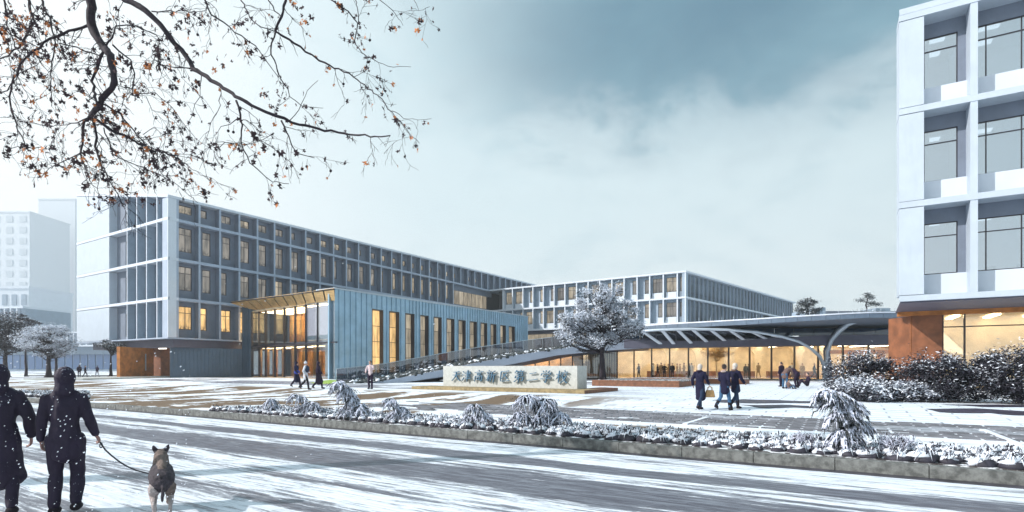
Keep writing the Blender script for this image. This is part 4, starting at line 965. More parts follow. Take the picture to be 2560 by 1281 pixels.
for nm, cx_ in zip(('tian', 'jin', 'gao', 'xin', 'qu', 'di', 'er', 'xue', 'xiao'), cxs_):
    t = FSg.t(cx_); m = MB(); s_ = cs*.86
    for k, st in enumerate(CH[nm]): brush(m, st, s_, t-50*s_, zc0+.05, FSg, .07+.004*k)
    for v in range(len(m.v)): pass
    o = m.build('letter', M['letter'], sg); o.location = Vector((0, 0, 0))-FSg.n*.06
# ---------------------------------------------------------------- timber benches round the planters
def bench(name, x0, y0, x1, y1, dep, label, ma='timber', h=.42):
    a = G(x0, y0); fc = Fac(a, a+uR*20); L = fc.t(x1); r = empty(name, tuple(a), label, 'planter'); z = gz(a)
    m = MB(); fc.box(m, 0, L, .02, dep-.02, z, z+h-.08); m.build('box', M['cortend'], r)
    n_ = 3
    for k in range(n_):
        m = MB(); zz = z+.01+(h-.1)*k/n_; fc.box(m, 0.005, L-.005, -.015, .018, zz+.008, zz+(h-.1)/n_-.008); m.build('plank', M[ma], r)
    for k in range(3): m = MB(); fc.box(m, -.02, L+.02, -.03+k*.17, .12+k*.17, z+h-.075, z+h-.01); m.build('plank', M[ma], r)
    m = MB(); fc.box(m, .02, L-.02, .6, dep-.1, z+h-.07, z+h+.0); m.build('soil', M['soil'], r)
    return fc, L
bench('timber_planter', 1480, 965, 1697, 971, 6.0, 'long low brown timber planter bench under the snowy tree')
bench('timber_planter', 1568, 957, 1860, 965, 3.2, 'second darker timber planter bench behind the one under the tree', 'cortend', .40)

# ---------------------------------------------------------------- trees and shrubs
def tree(name, base, H, RX_, RZ_, label, cat='tree', group=None, trunk=.16, leaves=5000, snow=.5, zc=None, seed=1, lean=0, dark='needle', lf=.07, trunkz=.32, snowm='snowleaf', flat=.55, asym=0, clumps=60, barkm='bark', scatter=1.0, lobes=None):
    rg = random.Random(seed); base = Vector(base); r = empty(name, tuple(base), label, cat, group)
    zc = zc or H-RZ_; tips = []
    tb = MB(); top = base+Vector((lean, 0, H*.86)); fork = base+Vector((lean*.3, 0, H*trunkz))
    pts = [base.lerp(top, k/7)+Vector((rg.uniform(-.06, .06)*H*.12*min(k, 1), rg.uniform(-.05, .05)*H*.12*min(k, 1), 0)) for k in range(8)]
    tb.tube(pts, [trunk*(1.25 if k == 0 else 1-.115*k) for k in range(8)], 8)
    for i in range(3): an = rg.uniform(0, 6.28); tb.tube([base+Vector((math.cos(an), math.sin(an), 0))*trunk*2.0+Vector((0, 0, -.03)), base+Vector((0, 0, trunk*1.5))], [trunk*.25, trunk*.6], 5)
    tr_ = tb.build('trunk', M[barkm], r)
    bm_ = MB()
    C_ = []
    for i in range(clumps):                                          # clump centres spread through the crown
        while True:
            v = Vector((rg.uniform(-1, 1), rg.uniform(-1, 1), rg.uniform(-1, 1)))
            if .35 < v.length < 1: break
        if lobes:
            lb4 = lobes[i % len(lobes)]; C_.append(base+Vector((lb4[0]+v.x*lb4[2], v.y*lb4[2]*1.1, lb4[1]+v.z*lb4[3]))); continue
        v = v*(.82+.18*rg.random())
        wx_ = 1-.28*max(0, v.z)
        c_ = base+Vector((lean*.8+v.x*RX_*wx_+asym*max(0, -v.z), v.y*RX_*.9*wx_, zc+v.z*RZ_)); C_.append(c_)
    for i, c_ in enumerate(C_):
        if i % 2 == 0 or i < 12:
            k = max(trunkz, min(.85, (c_.z-base.z)/H*.72)); st = base.lerp(top, k/.86*.86); st = base+Vector((lean*k, 0, H*k))
            mid = st.lerp(c_, .5)+Vector((rg.uniform(-.1, .1)*RX_, rg.uniform(-.1, .1)*RX_, -.06*H*rg.random()))
            bm_.tube([st, st.lerp(mid, .5)+Vector((0, 0, .02*H)), mid, c_], [trunk*.42, trunk*.32, trunk*.2, trunk*.05], 5)
            for j in range(2):
                e = mid+Vector((rg.uniform(-.3, .3)*RX_, rg.uniform(-.3, .3)*RX_, rg.uniform(-.1, .3)*RZ_)); bm_.tube([mid, e], [trunk*.14, trunk*.03], 4)
    bm_.build('limbs', M[barkm], r)
    if flat < .5: pass
    fb = MB(); per = leaves//clumps
    for c_ in C_:
        sz = RX_*rg.uniform(.17, .34)*scatter; shade = rg.random()*.25
        for _ in range(per):
            v = Vector((rg.gauss(0, .5), rg.gauss(0, .5), rg.gauss(0, .45))); p = c_+Vector((v.x*sz, v.y*sz, v.z*sz*flat))
            if p.z < base.z+.05: continue
            a = Vector((rg.uniform(-1, 1), rg.uniform(-1, 1), rg.uniform(-.5, .5))).normalized()
            up_ = Vector((rg.uniform(-.6, .6), rg.uniform(-.6, .6), 1)).normalized(); b = a.cross(up_).normalized(); s_ = lf*rg.uniform(.6, 1.5)
            pr = snow+.34*max(-1, min(1, v.z*1.3))-shade
            sn = rg.random() < pr
            if sn: b = b*.8
            fb.poly([p-a*s_, p+b*s_*.45, p+a*s_, p-b*s_*.45], 1 if sn else 0)
    fb.build('crown', [M[dark], M[snowm]], r)
    return r
tp_ = G(1507, 951); tp_ = XY(1507, 39.0); tp_.z = .7
tree('snowy_tree', tp_, 7.6, 3.25, 2.2, 'large snow covered tree rising from the timber planter before the glass hall', trunk=.22, leaves=32000, snow=.88, zc=4.75, seed=4, lean=-.1, lf=.085, clumps=168, asym=-1.0, scatter=.46, flat=.95, trunkz=.25, lobes=[(-.2, 5.9, 1.7, 1.1), (1.35, 4.7, 1.4, .9), (-1.9, 4.4, 1.5, .75), (-.1, 4.4, 1.9, 1.0), (2.0, 3.65, 1.1, .55), (-2.3, 3.2, 1.3, .65), (-.5, 2.9, 1.6, .5)])
tree('snowy_tree', G(122, 944), 7.3, 3.6, 2.3, 'broad snow whitened tree left of the classroom building', trunk=.30, leaves=12000, snow=.98, zc=4.8, seed=9, lf=.11, clumps=80, scatter=.75, trunkz=.3)
tree('snowy_tree', G(140, 939.5), 5.6, 2.6, 1.5, 'smaller forked snowy tree just behind the broad white one', trunk=.22, leaves=5000, snow=.9, zc=4.2, seed=10, lf=.12, clumps=36)
tree('dark_tree', G(14, 943), 8.6, 3.9, 3.0, 'dark tree with little snow at the left edge behind the hooded walkers', trunk=.3, leaves=15000, snow=.22, zc=5.8, seed=12, lf=.12, clumps=70, dark='needlep')
tree('pine_tree', G(65, 942), 8.2, 1.9, 1.6, 'thin dark pine with a bare straight trunk between two broader trees', trunk=.17, leaves=5000, snow=.2, zc=7.0, seed=13, lf=.12, clumps=30, trunkz=.7, dark='needlep')
tree('pine_tree', G(277, 943), 4.3, 1.9, .7, 'dark slender tree half hidden behind the orange entrance wall', trunk=.2, leaves=3500, snow=.5, zc=4.2, seed=14, lf=.12, clumps=26, trunkz=.6)
tree('roof_tree', (P(2020, 790, 60).x, 60, P(2020, 789, 60).z-.5), 2.7, 1.65, 1.2, 'round dark evergreen growing on the hall roof beside the school wing', trunk=.1, leaves=5000, snow=.22, zc=1.3, seed=15, lf=.08, clumps=40)
# bonsai-like pine on the roof: flat pads
bp = P(2170, 784, 59); rt = empty('roof_pine', tuple(bp), 'small cloud pruned pine with flat foliage pads on the hall roof', 'tree')
q = MB(); q.tube([bp+Vector((-.15, 0, -.3)), bp+Vector((-.1, 0, .5)), bp+Vector((-.25, 0, .9)), bp+Vector((-.05, 0, 1.5)), bp+Vector((-.15, 0, 2.0))], [.09, .08, .07, .05, .03], 6)
pads = [(-.1, 2.05, .5), (.3, 1.75, .5), (-.75, 1.45, .6), (.35, 1.15, .55), (1.0, .98, .6), (-.35, .1, .9), (.7, .1, .9), (-1.0, .0, .5), (1.4, .0, .5)]
for x_, z_, s_ in pads: q.tube([bp+Vector((-.15, 0, z_-.25)), bp+Vector((x_, 0, z_))], [.04, .015], 4)
q.build('trunk', M['bark'], rt); q = MB()
for x_, z_, s_ in pads:
    for _ in range(330):
        p = bp+Vector((x_+rnd.gauss(0, .45)*s_, rnd.gauss(0, .4)*s_, z_+rnd.gauss(0, .13))); a = Vector((rnd.uniform(-1, 1), rnd.uniform(-1, 1), rnd.uniform(-.2, 1))).normalized()*.08; b = a.orthogonal().normalized()*.03
        q.poly([p-a, p+b, p+a, p-b], 0 if rnd.random() < .85 else 1)
q.build('crown', [M['needle'], M['snowleaf']], rt)
# golden tree added indoors to stand in for the plaza tree's reflection
ti = XY(1793, 60.5); ti.z = .36
tree('reflection_tree', ti, 3.6, 1.9, .75, 'golden leaved tree added inside the amber glass hall as a reflection of the plaza tree', trunk=.12, leaves=5000, snow=0, zc=3.05, seed=20, lf=.09, clumps=40, dark='leafrefl', barkm='beige', trunkz=.3, lean=-.2)
# broad dark bushes with snow at the right
def bush(x, y, Hpx, Wpx, label, seed, snow=.4, dark='needlep', n=9000, lf=.055, name='dark_bush', cl=60):
    b = G(x, y); s_ = b.y/F; H = Hpx*s_; Wd = Wpx*s_/2
    return tree(name, b, H*.95, Wd, H*.5, label, 'bush', trunk=.035, leaves=n, snow=snow, zc=H*.48, seed=seed, lf=lf, clumps=cl, trunkz=.05, dark=dark, flat=.9, group=None, scatter=1.1)
bush(2160, 996, 112, 185, 'rounded dark bush with frosted leaf tips beside the curved steel strut', 31, .30, n=15000)
bush(2345, 1004, 122, 175, 'dark frosted bush in front of the brown steel wall', 32, .26, n=13000)
bush(2440, 1007, 118, 140, 'lower dark bush between the two bushes before the lit window', 36, .24, n=9000)
bush(2545, 1010, 158, 190, 'tallest dark frosted bush at the right edge of the plaza', 33, .26, n=15000)
bush(2165, 1003, 52, 170, 'low pinkish white snow laden bush at the foot of the rounded dark one', 34, .60, n=8000, lf=.07, name='snowy_bush', cl=45)
bush(2285, 1004, 50, 120, 'low snow laden bush between the dark bushes, against the steel wall', 35, .60, n=6000, lf=.07, name='snowy_bush', cl=35)

# snow-laden drooping conifers in the kerbside bed
def droopy(x, y, wpx, hpx, label, seed, tiers, dens=1.0):
    # tiers: (sideways, height, half width, drop) of each drooping mop, as shares of the half width and the height
    rg = random.Random(seed); b = G(x, y); s_ = b.y/F; H = hpx*s_; Wd = wpx*s_/2; r = empty('snowy_conifer', tuple(b), label, 'shrub')
    st = MB(); sn = MB(); rad = max(.011, H*.016)
    for cx_, cz_, rw, dr in tiers:
        tp = b+Vector((cx_*Wd, rg.uniform(-.1, .1)*Wd, cz_*H)); mid = b+Vector((cx_*Wd*.25, 0, cz_*H*.5))
        st.tube([b, mid, tp], [.035, .028, .015], 6)
        # dark inner needles
        for _ in range(int(260*dens)):
            v = Vector((rg.gauss(0, .42)*rw*Wd, rg.gauss(0, .36)*rw*Wd, -abs(rg.gauss(0, .5))*dr*H)); p = tp+v
            if p.z < b.z: p.z = b.z+rg.random()*.05
            d_ = Vector((v.x, v.y, -abs(v.x)-.05)).normalized()*rad*rg.uniform(3, 7); e_ = d_.orthogonal().normalized()*rad*.35
            st.poly([p-e_, p+d_, p+e_])
        nb = int(24*dens)
        for i in range(nb):
            an = i*2.4+rg.uniform(-.5, .5); reach = rw*Wd*rg.uniform(.45, 1.12); dv = Vector((math.cos(an), math.sin(an)*.75, 0)); path = []
            o = tp+Vector((0, 0, -rg.random()*.25*dr*H)); rise = H*rg.uniform(.01, .07); drop = dr*H*rg.uniform(.45, 1.15)*(reach/(rw*Wd))
            wg = rg.uniform(-.12, .12)*Wd
            for j in range(8):
                f = j/7; path.append(o+dv*reach*f+Vector((wg*math.sin(f*4), wg*math.sin(f*5)*.6, rise*math.sin(f*2.4)-drop*f*f)))
            for p in path: p.z = max(p.z, b.z+.03)
            st.tube(path, [.016, .014, .012, .01, .009, .008, .006, .004], 4)
            sn.tube([p+Vector((rg.uniform(-1, 1)*rad*.5, 0, rad*rg.uniform(.3, .9))) for p in path[1:]], [rad*rg.uniform(.35, 1.35) for _ in path[1:]], 5, 0)
            for j in range(1, 8):
                for sd in (-1, 1):
                    if rg.random() < .15: continue
                    p0 = path[j].lerp(path[j-1], rg.random()*.9); side = Vector((-dv.y, dv.x, 0))*sd; l_ = Wd*rw*rg.uniform(.14, .38)
                    p1 = p0+side*l_*.4+dv*l_*.45+Vector((0, 0, -l_*.15)); p2 = p1+side*l_*.15+dv*l_*.25+Vector((0, 0, -l_*rg.uniform(.5, 1.0)))
                    p2.z = max(p2.z, b.z+.01); w_ = rad*rg.uniform(.35, .95)
                    if rg.random() < .72: sn.tube([p0, p1, p2], [w_*.8, w_, w_*.3], 4, 0)
                    st.tube([p0-Vector((0, 0, w_*1.2)), p1-Vector((0, 0, w_*1.8)), p2-Vector((0, 0, w_*2.4))], [w_*.5, w_*.7, w_*.2], 4)
                    for q_ in range(4):
                        a = p0.lerp(p2, rg.random()); d_ = Vector((rg.uniform(-1, 1), rg.uniform(-1, 1), rg.uniform(-1.4, .2))).normalized()*rad*rg.uniform(1.5, 3.6); e_ = d_.orthogonal().normalized()*rad*.25
                        (st if rg.random() < .6 else sn).poly([a-e_, a+d_, a+e_])
    st.build('branches', M['needle'], r); sn.build('snow_load', M['snowblue'], r)
    return r
droopy(678, 1038, 56, 46, 'small round snow covered conifer, furthest along the kerbside bed', 1, [(0, .9, .9, .8), (.3, .5, .6, .4)], .8)
droopy(765, 1042, 112, 60, 'low spreading snow covered conifer beside the smallest round one', 2, [(-.45, .92, .5, .45), (.2, .6, .6, .45), (.6, .35, .4, .3), (-.1, .45, .6, .4)], .8)
droopy(872, 1054, 112, 100, 'tall drooping snow laden conifer in the kerbside bed before the blue hall', 3, [(-.45, .98, .45, .30), (-.15, .82, .5, .36), (.15, .58, .4, .3), (.55, .42, .5, .36), (0, .3, .5, .28)], .9)
droopy(992, 1060, 104, 66, 'spreading snowy conifer right of the tall drooping one', 4, [(-.35, .95, .5, .5), (.15, .62, .6, .45), (.55, .35, .4, .3), (-.1, .35, .5, .3)], .8)
droopy(1192, 1070, 96, 62, 'compact dome shaped snowy conifer in front of the sign wall plinth', 5, [(-.1, .95, .75, .8), (.4, .6, .55, .5), (-.4, .5, .4, .4)], .9)
droopy(1345, 1078, 172, 94, 'wide arching snowy conifer in the bed before the sign wall', 6, [(-.25, .96, .55, .42), (.2, .85, .45, .5), (.6, .5, .4, .36), (-.5, .5, .4, .4), (.1, .4, .6, .36)], 1.0)
droopy(2110, 1138, 150, 166, 'largest drooping conifer thick with bluish snow near the right of the bed', 7, [(-.55, .96, .5, .22), (-.2, .93, .6, .28), (.25, .78, .55, .26), (-.15, .66, .6, .24), (.45, .52, .5, .24), (.0, .38, .6, .24), (.1, .2, .75, .2)], 1.2)
def twiggy(x, y, wpx, hpx, label, seed, name='frosted_shrub'):
    rg = random.Random(seed); b = G(x, y); s_ = b.y/F; H = hpx*s_; Wd = wpx*s_/2; r = empty(name, tuple(b), label, 'shrub'); q = MB()
    for i in range(130):
        an = rg.uniform(0, 6.28); l_ = rg.uniform(.3, 1); e = b+Vector((math.cos(an)*Wd*l_, math.sin(an)*Wd*l_, H*rg.uniform(.55, 1)*(1-.25*l_))); m_ = b.lerp(e, .5)+Vector((0, 0, H*.08))
        q.tube([b, m_, e], [.008, .006, .003], 4, 0 if i % 3 else 1)
        for j in range(4): p0 = m_.lerp(e, rg.random()); q.tube([p0, p0+Vector((rg.uniform(-.3, .3)*Wd, rg.uniform(-.3, .3)*Wd, rg.uniform(.05, .22)*H))], [.005, .002], 4, 0 if rg.random() < .6 else 1)
    q.build('twigs', [M['snowblue'], M['twig']], r)
twiggy(2008, 1128, 60, 52, 'small frosted twiggy shrub left of the largest snowy conifer', 1)
twiggy(2240, 1143, 90, 62, 'wider frosted twiggy shrub right of the largest snowy conifer', 2)

# snow-capped tufts filling the bed and the verge far left: nobody could count them
gc = MB()
def tuft(e1, e2, s_):
    z = gze(e2)+.03; c_ = W(e1, e2, z)
    rot = Matrix.Rotation(rnd.uniform(-.5, .5)+RA, 3, 'Z')
    gc.ball(c_+Vector((0, 0, s_*.12)), (s_*.70, s_*.5, s_*.36), 7, 4, 0, .3, rot)
    gc.ball(c_+Vector((rnd.uniform(-.15, .15)*s_, .03, s_*.34)), (s_*.68, s_*.42, s_*.24), 7, 4, 1, .32, rot)
    gc.ball(c_+Vector((rnd.uniform(-.5, .5)*s_, .1*s_, s_*.2)), (s_*.3, s_*.26, s_*.2), 6, 4, rnd.randrange(2), .3, rot)
    for i in range(15):
        an = rnd.uniform(0, 6.28); d_ = Vector((math.cos(an), math.sin(an), 0)); l_ = s_*rnd.uniform(.5, .95); sd = Vector((-d_.y, d_.x, 0))*s_*.035
        p0 = c_+d_*s_*.15+Vector((0, 0, s_*.4)); p1 = c_+d_*l_*.6+Vector((0, 0, s_*rnd.uniform(.5, .85))); p2 = c_+d_*l_+Vector((0, 0, s_*rnd.uniform(.05, .35))); mt_ = 1 if rnd.random() < .45 else 0
        gc.poly([p0-sd, p1-sd, p1+sd, p0+sd], mt_); gc.poly([p1-sd, p2, p1+sd], mt_)
for row in range(8):
    e1 = -1.0+row*.1
    while e1 < 27:
        s_ = rnd.uniform(.16, .27)*(1.05 if row < 2 else .9); tuft(e1, .34+row*.235+rnd.uniform(-.06, .06), s_); e1 += rnd.uniform(.26, .40)
tag(gc.build('ground_cover', [M['needlep'], M['snowleaf']]), kind='stuff')
gc = MB()
for i in range(420):
    p = G(rnd.uniform(-40, 215), rnd.uniform(985, 1003)); a, b_ = e12(p)
    if b_ > .5: tuft(a, b_, rnd.uniform(.2, .32))
tag(gc.build('ground_cover', [M['needlep'], M['snowleaf']]), kind='stuff')

# ---------------------------------------------------------------- overhanging plane tree, top left
S_ = 1100/2560
BR = [  # polyline in picture columns and rows (crop scale), start and end thickness in picture pixels, base distance
 ([(525,-40),(530,0),(532,150),(600,280),(650,330),(668,470),(600,580),(545,660),(520,690)], 21, 9, 9.0),
 ([(640,-60),(730,0),(850,60),(960,180),(1010,250),(1090,330),(1120,400),(1250,480),(1400,580),(1550,650),(1700,710),(1850,755),(2000,775),(2150,795),(2270,790)], 14, 2.5, 8.6),
 ([(605,300),(560,400),(535,480),(555,570),(575,600)], 6, 5, 9.1),
 ([(520,690),(490,710),(480,800),(470,900),(490,960)], 7, 2, 9.0), ([(545,690),(640,750),(760,810),(900,880),(1040,908)], 6.5, 3, 9.0),
 ([(530,680),(560,760),(560,850),(590,960),(640,1060),(700,1160),(725,1215)], 6, 1.2, 9.1), ([(575,600),(700,660),(780,760),(850,850),(1000,900),(1100,970),(1220,1050)], 4, 1, 8.9),
 ([(480,890),(380,930),(290,980),(240,1035)], 3, .9, 9.0), ([(490,960),(520,1050),(560,1100),(600,1170)], 2.4, .8, 9.0),
 ([(600,740),(660,900),(780,960),(920,1010),(1030,1080),(1110,1140),(1150,1180)], 3, 1, 9.2), ([(520,690),(420,720),(300,740),(200,720)], 3, 1, 9.0),
 ([(1380,590),(1405,700),(1400,830),(1460,950),(1580,1060),(1680,1070)], 5, 1.2, 8.5), ([(1640,700),(1700,850),(1740,900),(1830,920)], 4, 1.5, 8.6),
 ([(1400,830),(1310,830),(1250,880),(1240,940)], 2, 1, 8.5), ([(1380,700),(1290,740),(1250,790)], 2, .8, 8.6),
 ([(1120,400),(1040,400),(940,380),(880,330)], 3, 1, 8.7), ([(1170,440),(1160,560),(1120,650),(1090,720)], 2, .8, 8.7), ([(1290,520),(1270,650),(1210,760),(1200,830)], 2, .8, 8.6),
 ([(1665,-30),(1660,0),(1640,100),(1600,180),(1680,230),(1780,300),(1860,350),(2060,450),(2200,560),(2300,680),(2380,770),(2440,835)], 6, 1, 9.4),
 ([(1600,180),(1570,290),(1640,460),(1690,560),(1760,620),(1880,630)], 4, 1, 9.4), ([(2060,450),(2110,420),(2140,400)], 1.5, .6, 9.4), ([(2280,640),(2350,690),(2430,700),(2510,692)], 1.6, .7, 9.4),
 ([(1180,-30),(1230,80),(1330,160),(1480,270),(1560,370),(1620,450)], 4, 1.5, 9.6), ([(1400,-20),(1450,100),(1520,160),(1600,185)], 3, 2, 9.5),
 ([(1900,-20),(1940,10),(2030,70),(2085,140),(2060,250),(2120,320),(2200,360),(2290,388),(2390,390)], 3.5, .8, 9.7), ([(2085,140),(2080,60),(2070,0)], 2, 1.5, 9.7),
 ([(2160,-20),(2210,0),(2280,60),(2320,110),(2345,150)], 2, .8, 9.8), ([(1550,-20),(1600,60),(1640,100)], 3, 2, 9.4), ([(880,70),(960,60),(1100,70),(1200,60)], 3, 1, 9.3), ([(2400,-20),(2440,60),(2500,40)], 1.2, .6, 9.8),
 ([(525,150),(400,180),(330,210),(250,250),(120,370),(65,480),(60,600),(90,720),(150,855),(300,870)], 6, 1.2, 9.3), ([(235,-20),(255,40),(290,110),(320,250),(300,400),(295,500),(300,620)], 5, 1.3, 9.4),
 ([(340,250),(450,280),(600,332)], 2.4, 3, 9.2), ([(160,-20),(190,120),(130,260),(0,350),(-60,380)], 6, 2, 9.6), ([(20,-20),(40,150),(90,280),(150,330)], 5, 1.5, 9.7), ([(-40,120),(60,200),(150,240),(250,290)], 4, 1.5, 9.8),
 ([(650,260),(760,350),(785,430),(765,560),(900,545),(1000,620),(1090,760),(1170,830)], 3.6, .9, 9.1), ([(600,280),(650,220),(680,150),(640,70)], 5, 1, 9.0), ([(680,150),(800,150),(900,200),(970,270)], 3, 1, 9.0),
 ([(-40,560),(40,520),(120,430),(260,340)], 3, 1, 9.6), ([(830,780),(900,740),(960,800),(950,860)], 1.5, .7, 9.0), ([(850,560),(880,640),(980,680)], 1.6, .7, 9.1), ([(1420,730),(1500,810),(1600,870),(1700,960),(1690,1040)], 1.8, .8, 8.6), ([(1690,700),(1740,640),(1790,530),(1850,470)], 2, .8, 9.3),
 ([(1600,780),(1520,820),(1450,840)],1.6,.7,8.6)]
tk = Vector((-14.5, 5.5, .13)); pt = empty('plane_tree', tuple(tk), 'bare dark plane tree with crooked branches and a few orange leaves hanging over the street', 'tree')
tb = MB(); rg = random.Random(5)
tb.tube([tk, tk+Vector((0, 0, .6)), tk+Vector((.2, .2, 3)), tk+Vector((.6, .6, 6)), tk+Vector((1.5, 1.2, 8.3))], [.5, .36, .31, .27, .22], 12)
tb.build('trunk', M['bark'], pt)
leaf_at = []; ball_at = []
SP = []
for pl, w0, w1, Yb in BR:
    pp = []
    n_ = len(pl)
    for i, (x, y) in enumerate(pl):
        Y = Yb+.5*math.sin(i*.9+Yb*7)*(i/n_)
        pp.append(P(x*S_, y*S_, Y))
    # resample with slight kinks
    fine = []; 
    for a, b, i in zip(pp, pp[1:], range(99)):
        L_ = (b-a).length; k_ = max(2, int(L_/.10))
        for j in range(k_):
            f = j/k_; v = a.lerp(b, f); am = min(.018, L_*.05); v = v+Vector((rg.uniform(-am, am), rg.uniform(-am, am), rg.uniform(-am, am))); fine.append(v)
    fine.append(pp[-1]); nn = len(fine); rd = [max(.0035, (w0+(w1-w0)*(i/(nn-1))**.8)/2*1.12*fine[i].y/F*rg.uniform(.92, 1.12)) for i in range(nn)]
    q = MB(); q.tube(fine, rd, 7 if w0 > 5 else 5)
    q.build('branch', M['bark'], pt); SP.append((fine, rd, w0))
# limbs joining the branches that enter the picture from above to the trunk
tops = [s[0][0] for s in SP if s[0][0].z > P(0, 5, s[0][0].y).z or s[0][0].x < -9.3]
jn = tk+Vector((1.5, 1.2, 8.3))
for i, t_ in enumerate(tops):
    q = MB(); hi_ = Vector((t_.x*.6+jn.x*.4, t_.y*.6+jn.y*.4, max(t_.z, jn.z)+.9+.1*i)); r0 = SP[[id(s[0][0]) for s in SP].index(id(t_))][1][0]
    pts_ = []
    for k in range(9):
        f = k/8; pts_.append(jn*(1-f)**2+hi_*2*f*(1-f)+t_*f*f)
    q.tube(pts_, [r0*(2.0-1.0*k/8) for k in range(9)], 7); q.build('limb', M['bark'], pt)
tw = MB()
def twig(p, d, l, r, depth):
    pts_ = [p]; dd = d.copy()
    k_ = max(3, int(l/.05))
    for i in range(k_):
        dd = (dd+Vector((rg.uniform(-.33, .33), rg.uniform(-.33, .33), rg.uniform(-.36, .22)))).normalized(); pts_.append(pts_[-1]+dd*l/k_)
        if depth < 2 and rg.random() < (.34 if depth == 0 else .2): twig(pts_[-1], (dd+Vector((rg.uniform(-1, 1), rg.uniform(-.6, .6), rg.uniform(-.9, .5)))).normalized(), l*rg.uniform(.3, .6), r*.65, depth+1)
    tw.tube(pts_, [max(.0028, r*(1-.65*i/k_)) for i in range(k_+1)], 3, cap=False)
    if rg.random() < .44: leaf_at.append(pts_[-1])
    if rg.random() < .12: leaf_at.append(pts_[k_//2])
    if rg.random() < .02: ball_at.append(pts_[-1])
for fine, rd, w0 in SP:
    n_ = len(fine); xs_ = fine[0].x/fine[0].y
    for i in range(1, n_):
        dens = .75 if fine[i].x/fine[i].y < -.60 else .28
        dens *= 1.3
        if w0 > 12: dens *= .4
        if rg.random() < dens:
            d = (fine[i]-fine[i-1]).normalized(); o_ = (d*.6+Vector((rg.uniform(-1, 1), rg.uniform(-.7, .7), rg.uniform(-1.1, .7)))).normalized()
            twig(fine[i], o_, rg.uniform(.18, .62), max(.0035, min(.008, rd[i]*.5)), 0)
        if rg.random() < .16: leaf_at.append(fine[i]+Vector((rg.uniform(-.06, .06), rg.uniform(-.06, .06), rg.uniform(-.08, .02))))
tw.build('twigs', M['twig'], pt)['kind'] = 'stuff'
# clusters of leaves where the photograph shows them thickest
for cx_, cy_, n_, sp in ((560,650,34,70),(60,130,40,110),(250,330,20,100),(300,700,20,90),(100,300,26,110),(120,120,22,90),(230,200,12,60),(400,560,12,80),(1080,150,12,60),(1040,60,8,50),(760,200,10,50),(960,330,10,50),(1300,350,8,60),(1540,540,10,50),(1780,620,8,60),(1720,30,9,40),(2080,200,12,50),(1900,400,5,20),(2300,690,4,12),(1800,700,6,35),(1640,560,7,40),(700,760,14,70),(850,850,12,60),(560,880,12,60),(280,850,10,60),(1430,130,8,50),(1150,320,8,40),(650,100,14,60),(1780,960,4,25),(1780,130,6,40),(1620,640,5,60),(720,1100,5,50),(420,980,5,40)):
    for _ in range(n_):
        Y = rg.uniform(8.6, 9.7); leaf_at.append(P((cx_+rg.gauss(0, sp*.6))*S_, (cy_+rg.gauss(0, sp*.6))*S_, Y))
for x, y in ((988,508),(1003,520),(1358,770),(1328,763),(1255,838),(1595,900),(1617,882),(1615,965),(1668,980),(1757,985),(1785,970),(1785,1003),(1835,1042),(1860,1024),(1860,1050),(1497,1084),(1680,620),(1722,612),(965,1000),(1010,985),(960,1012),(1050,935),(1065,915),(865,965),(555,465)): ball_at.append(P(x*S_, y*S_, 8.9))
LM = []
for v in range(8):                                                   # lobed, curled plane leaves
    q = MB(); out = []
    for a_, r_ in ((0, .2), (12, .62), (30, .5), (52, 1.0), (70, .66), (90, 1.15), (110, .66), (128, 1.0), (150, .5), (168, .62), (180, .2)):
        rr_ = r_*rg.uniform(.8, 1.15); x = math.cos(R(a_))*rr_; z = math.sin(R(a_))*rr_; out.append(Vector((x, .35*x*x*rg.uniform(-1, 1.4)+rg.uniform(-.12, .12), z-.5)))
    cn = Vector((0, -.12, -.1)); b = len(q.v)
    for a_, b_ in zip(out, out[1:]): q.poly([cn, a_, b_], 0)
    q.tube([Vector((0, 0, -.5)), Vector((.05, .05, -1.1))], .03, 3)
    LM.append((q, 0))
    LM[-1] = [q.mesh('leaf', M['leafd']), q.mesh('leaf', M['leafo'])]
vis = []
for p in leaf_at:
    x = p.x/p.y*F+1280; y = 918-(p.z-EYE)/p.y*F
    if -20 < x < 1100 and -20 < y < 520: vis.append(p)
rg.shuffle(vis)
rest = MB()
for i, p in enumerate(vis):
    s_ = rg.uniform(.036, .076)*(1.4 if rg.random() < .2 else 1); k = rg.randrange(8); oc = 1 if rg.random() < .20 else 0
    e = (rg.uniform(-.9, .9), rg.uniform(-3.1, 3.1), rg.uniform(-3.1, 3.1))
    if i < 300:
        o = inst('leaf', LM[k][oc], pt, p); o.rotation_euler = e; o.scale = (s_, s_, s_)
    else:
        from mathutils import Euler
        R_ = Euler(e).to_matrix(); me = LM[k][0]; b = len(rest.v); rest.v += [tuple(p+R_ @ (v.co*s_)) for v in me.vertices]
        for f in me.polygons: rest.f.append(tuple(b+j for j in f.vertices)); rest.m.append(oc); rest.sm.append(False)
if rest.f: rest.build('foliage', [M['leafd'], M['leafo']], pt)['kind'] = 'stuff'
q = MB(); q.ball((0, 0, 0), .024, 8, 6, 0, .08); q.tube([(0, 0, .02), (0.01, 0, .12)], .003, 3); sbm = q.mesh('seed_ball', M['twig'])
for p in ball_at[:60]: inst('seed_ball', sbm, pt, p)
print('LEAVES', len(vis), len(rest.f), 'tw', len(tw.f))
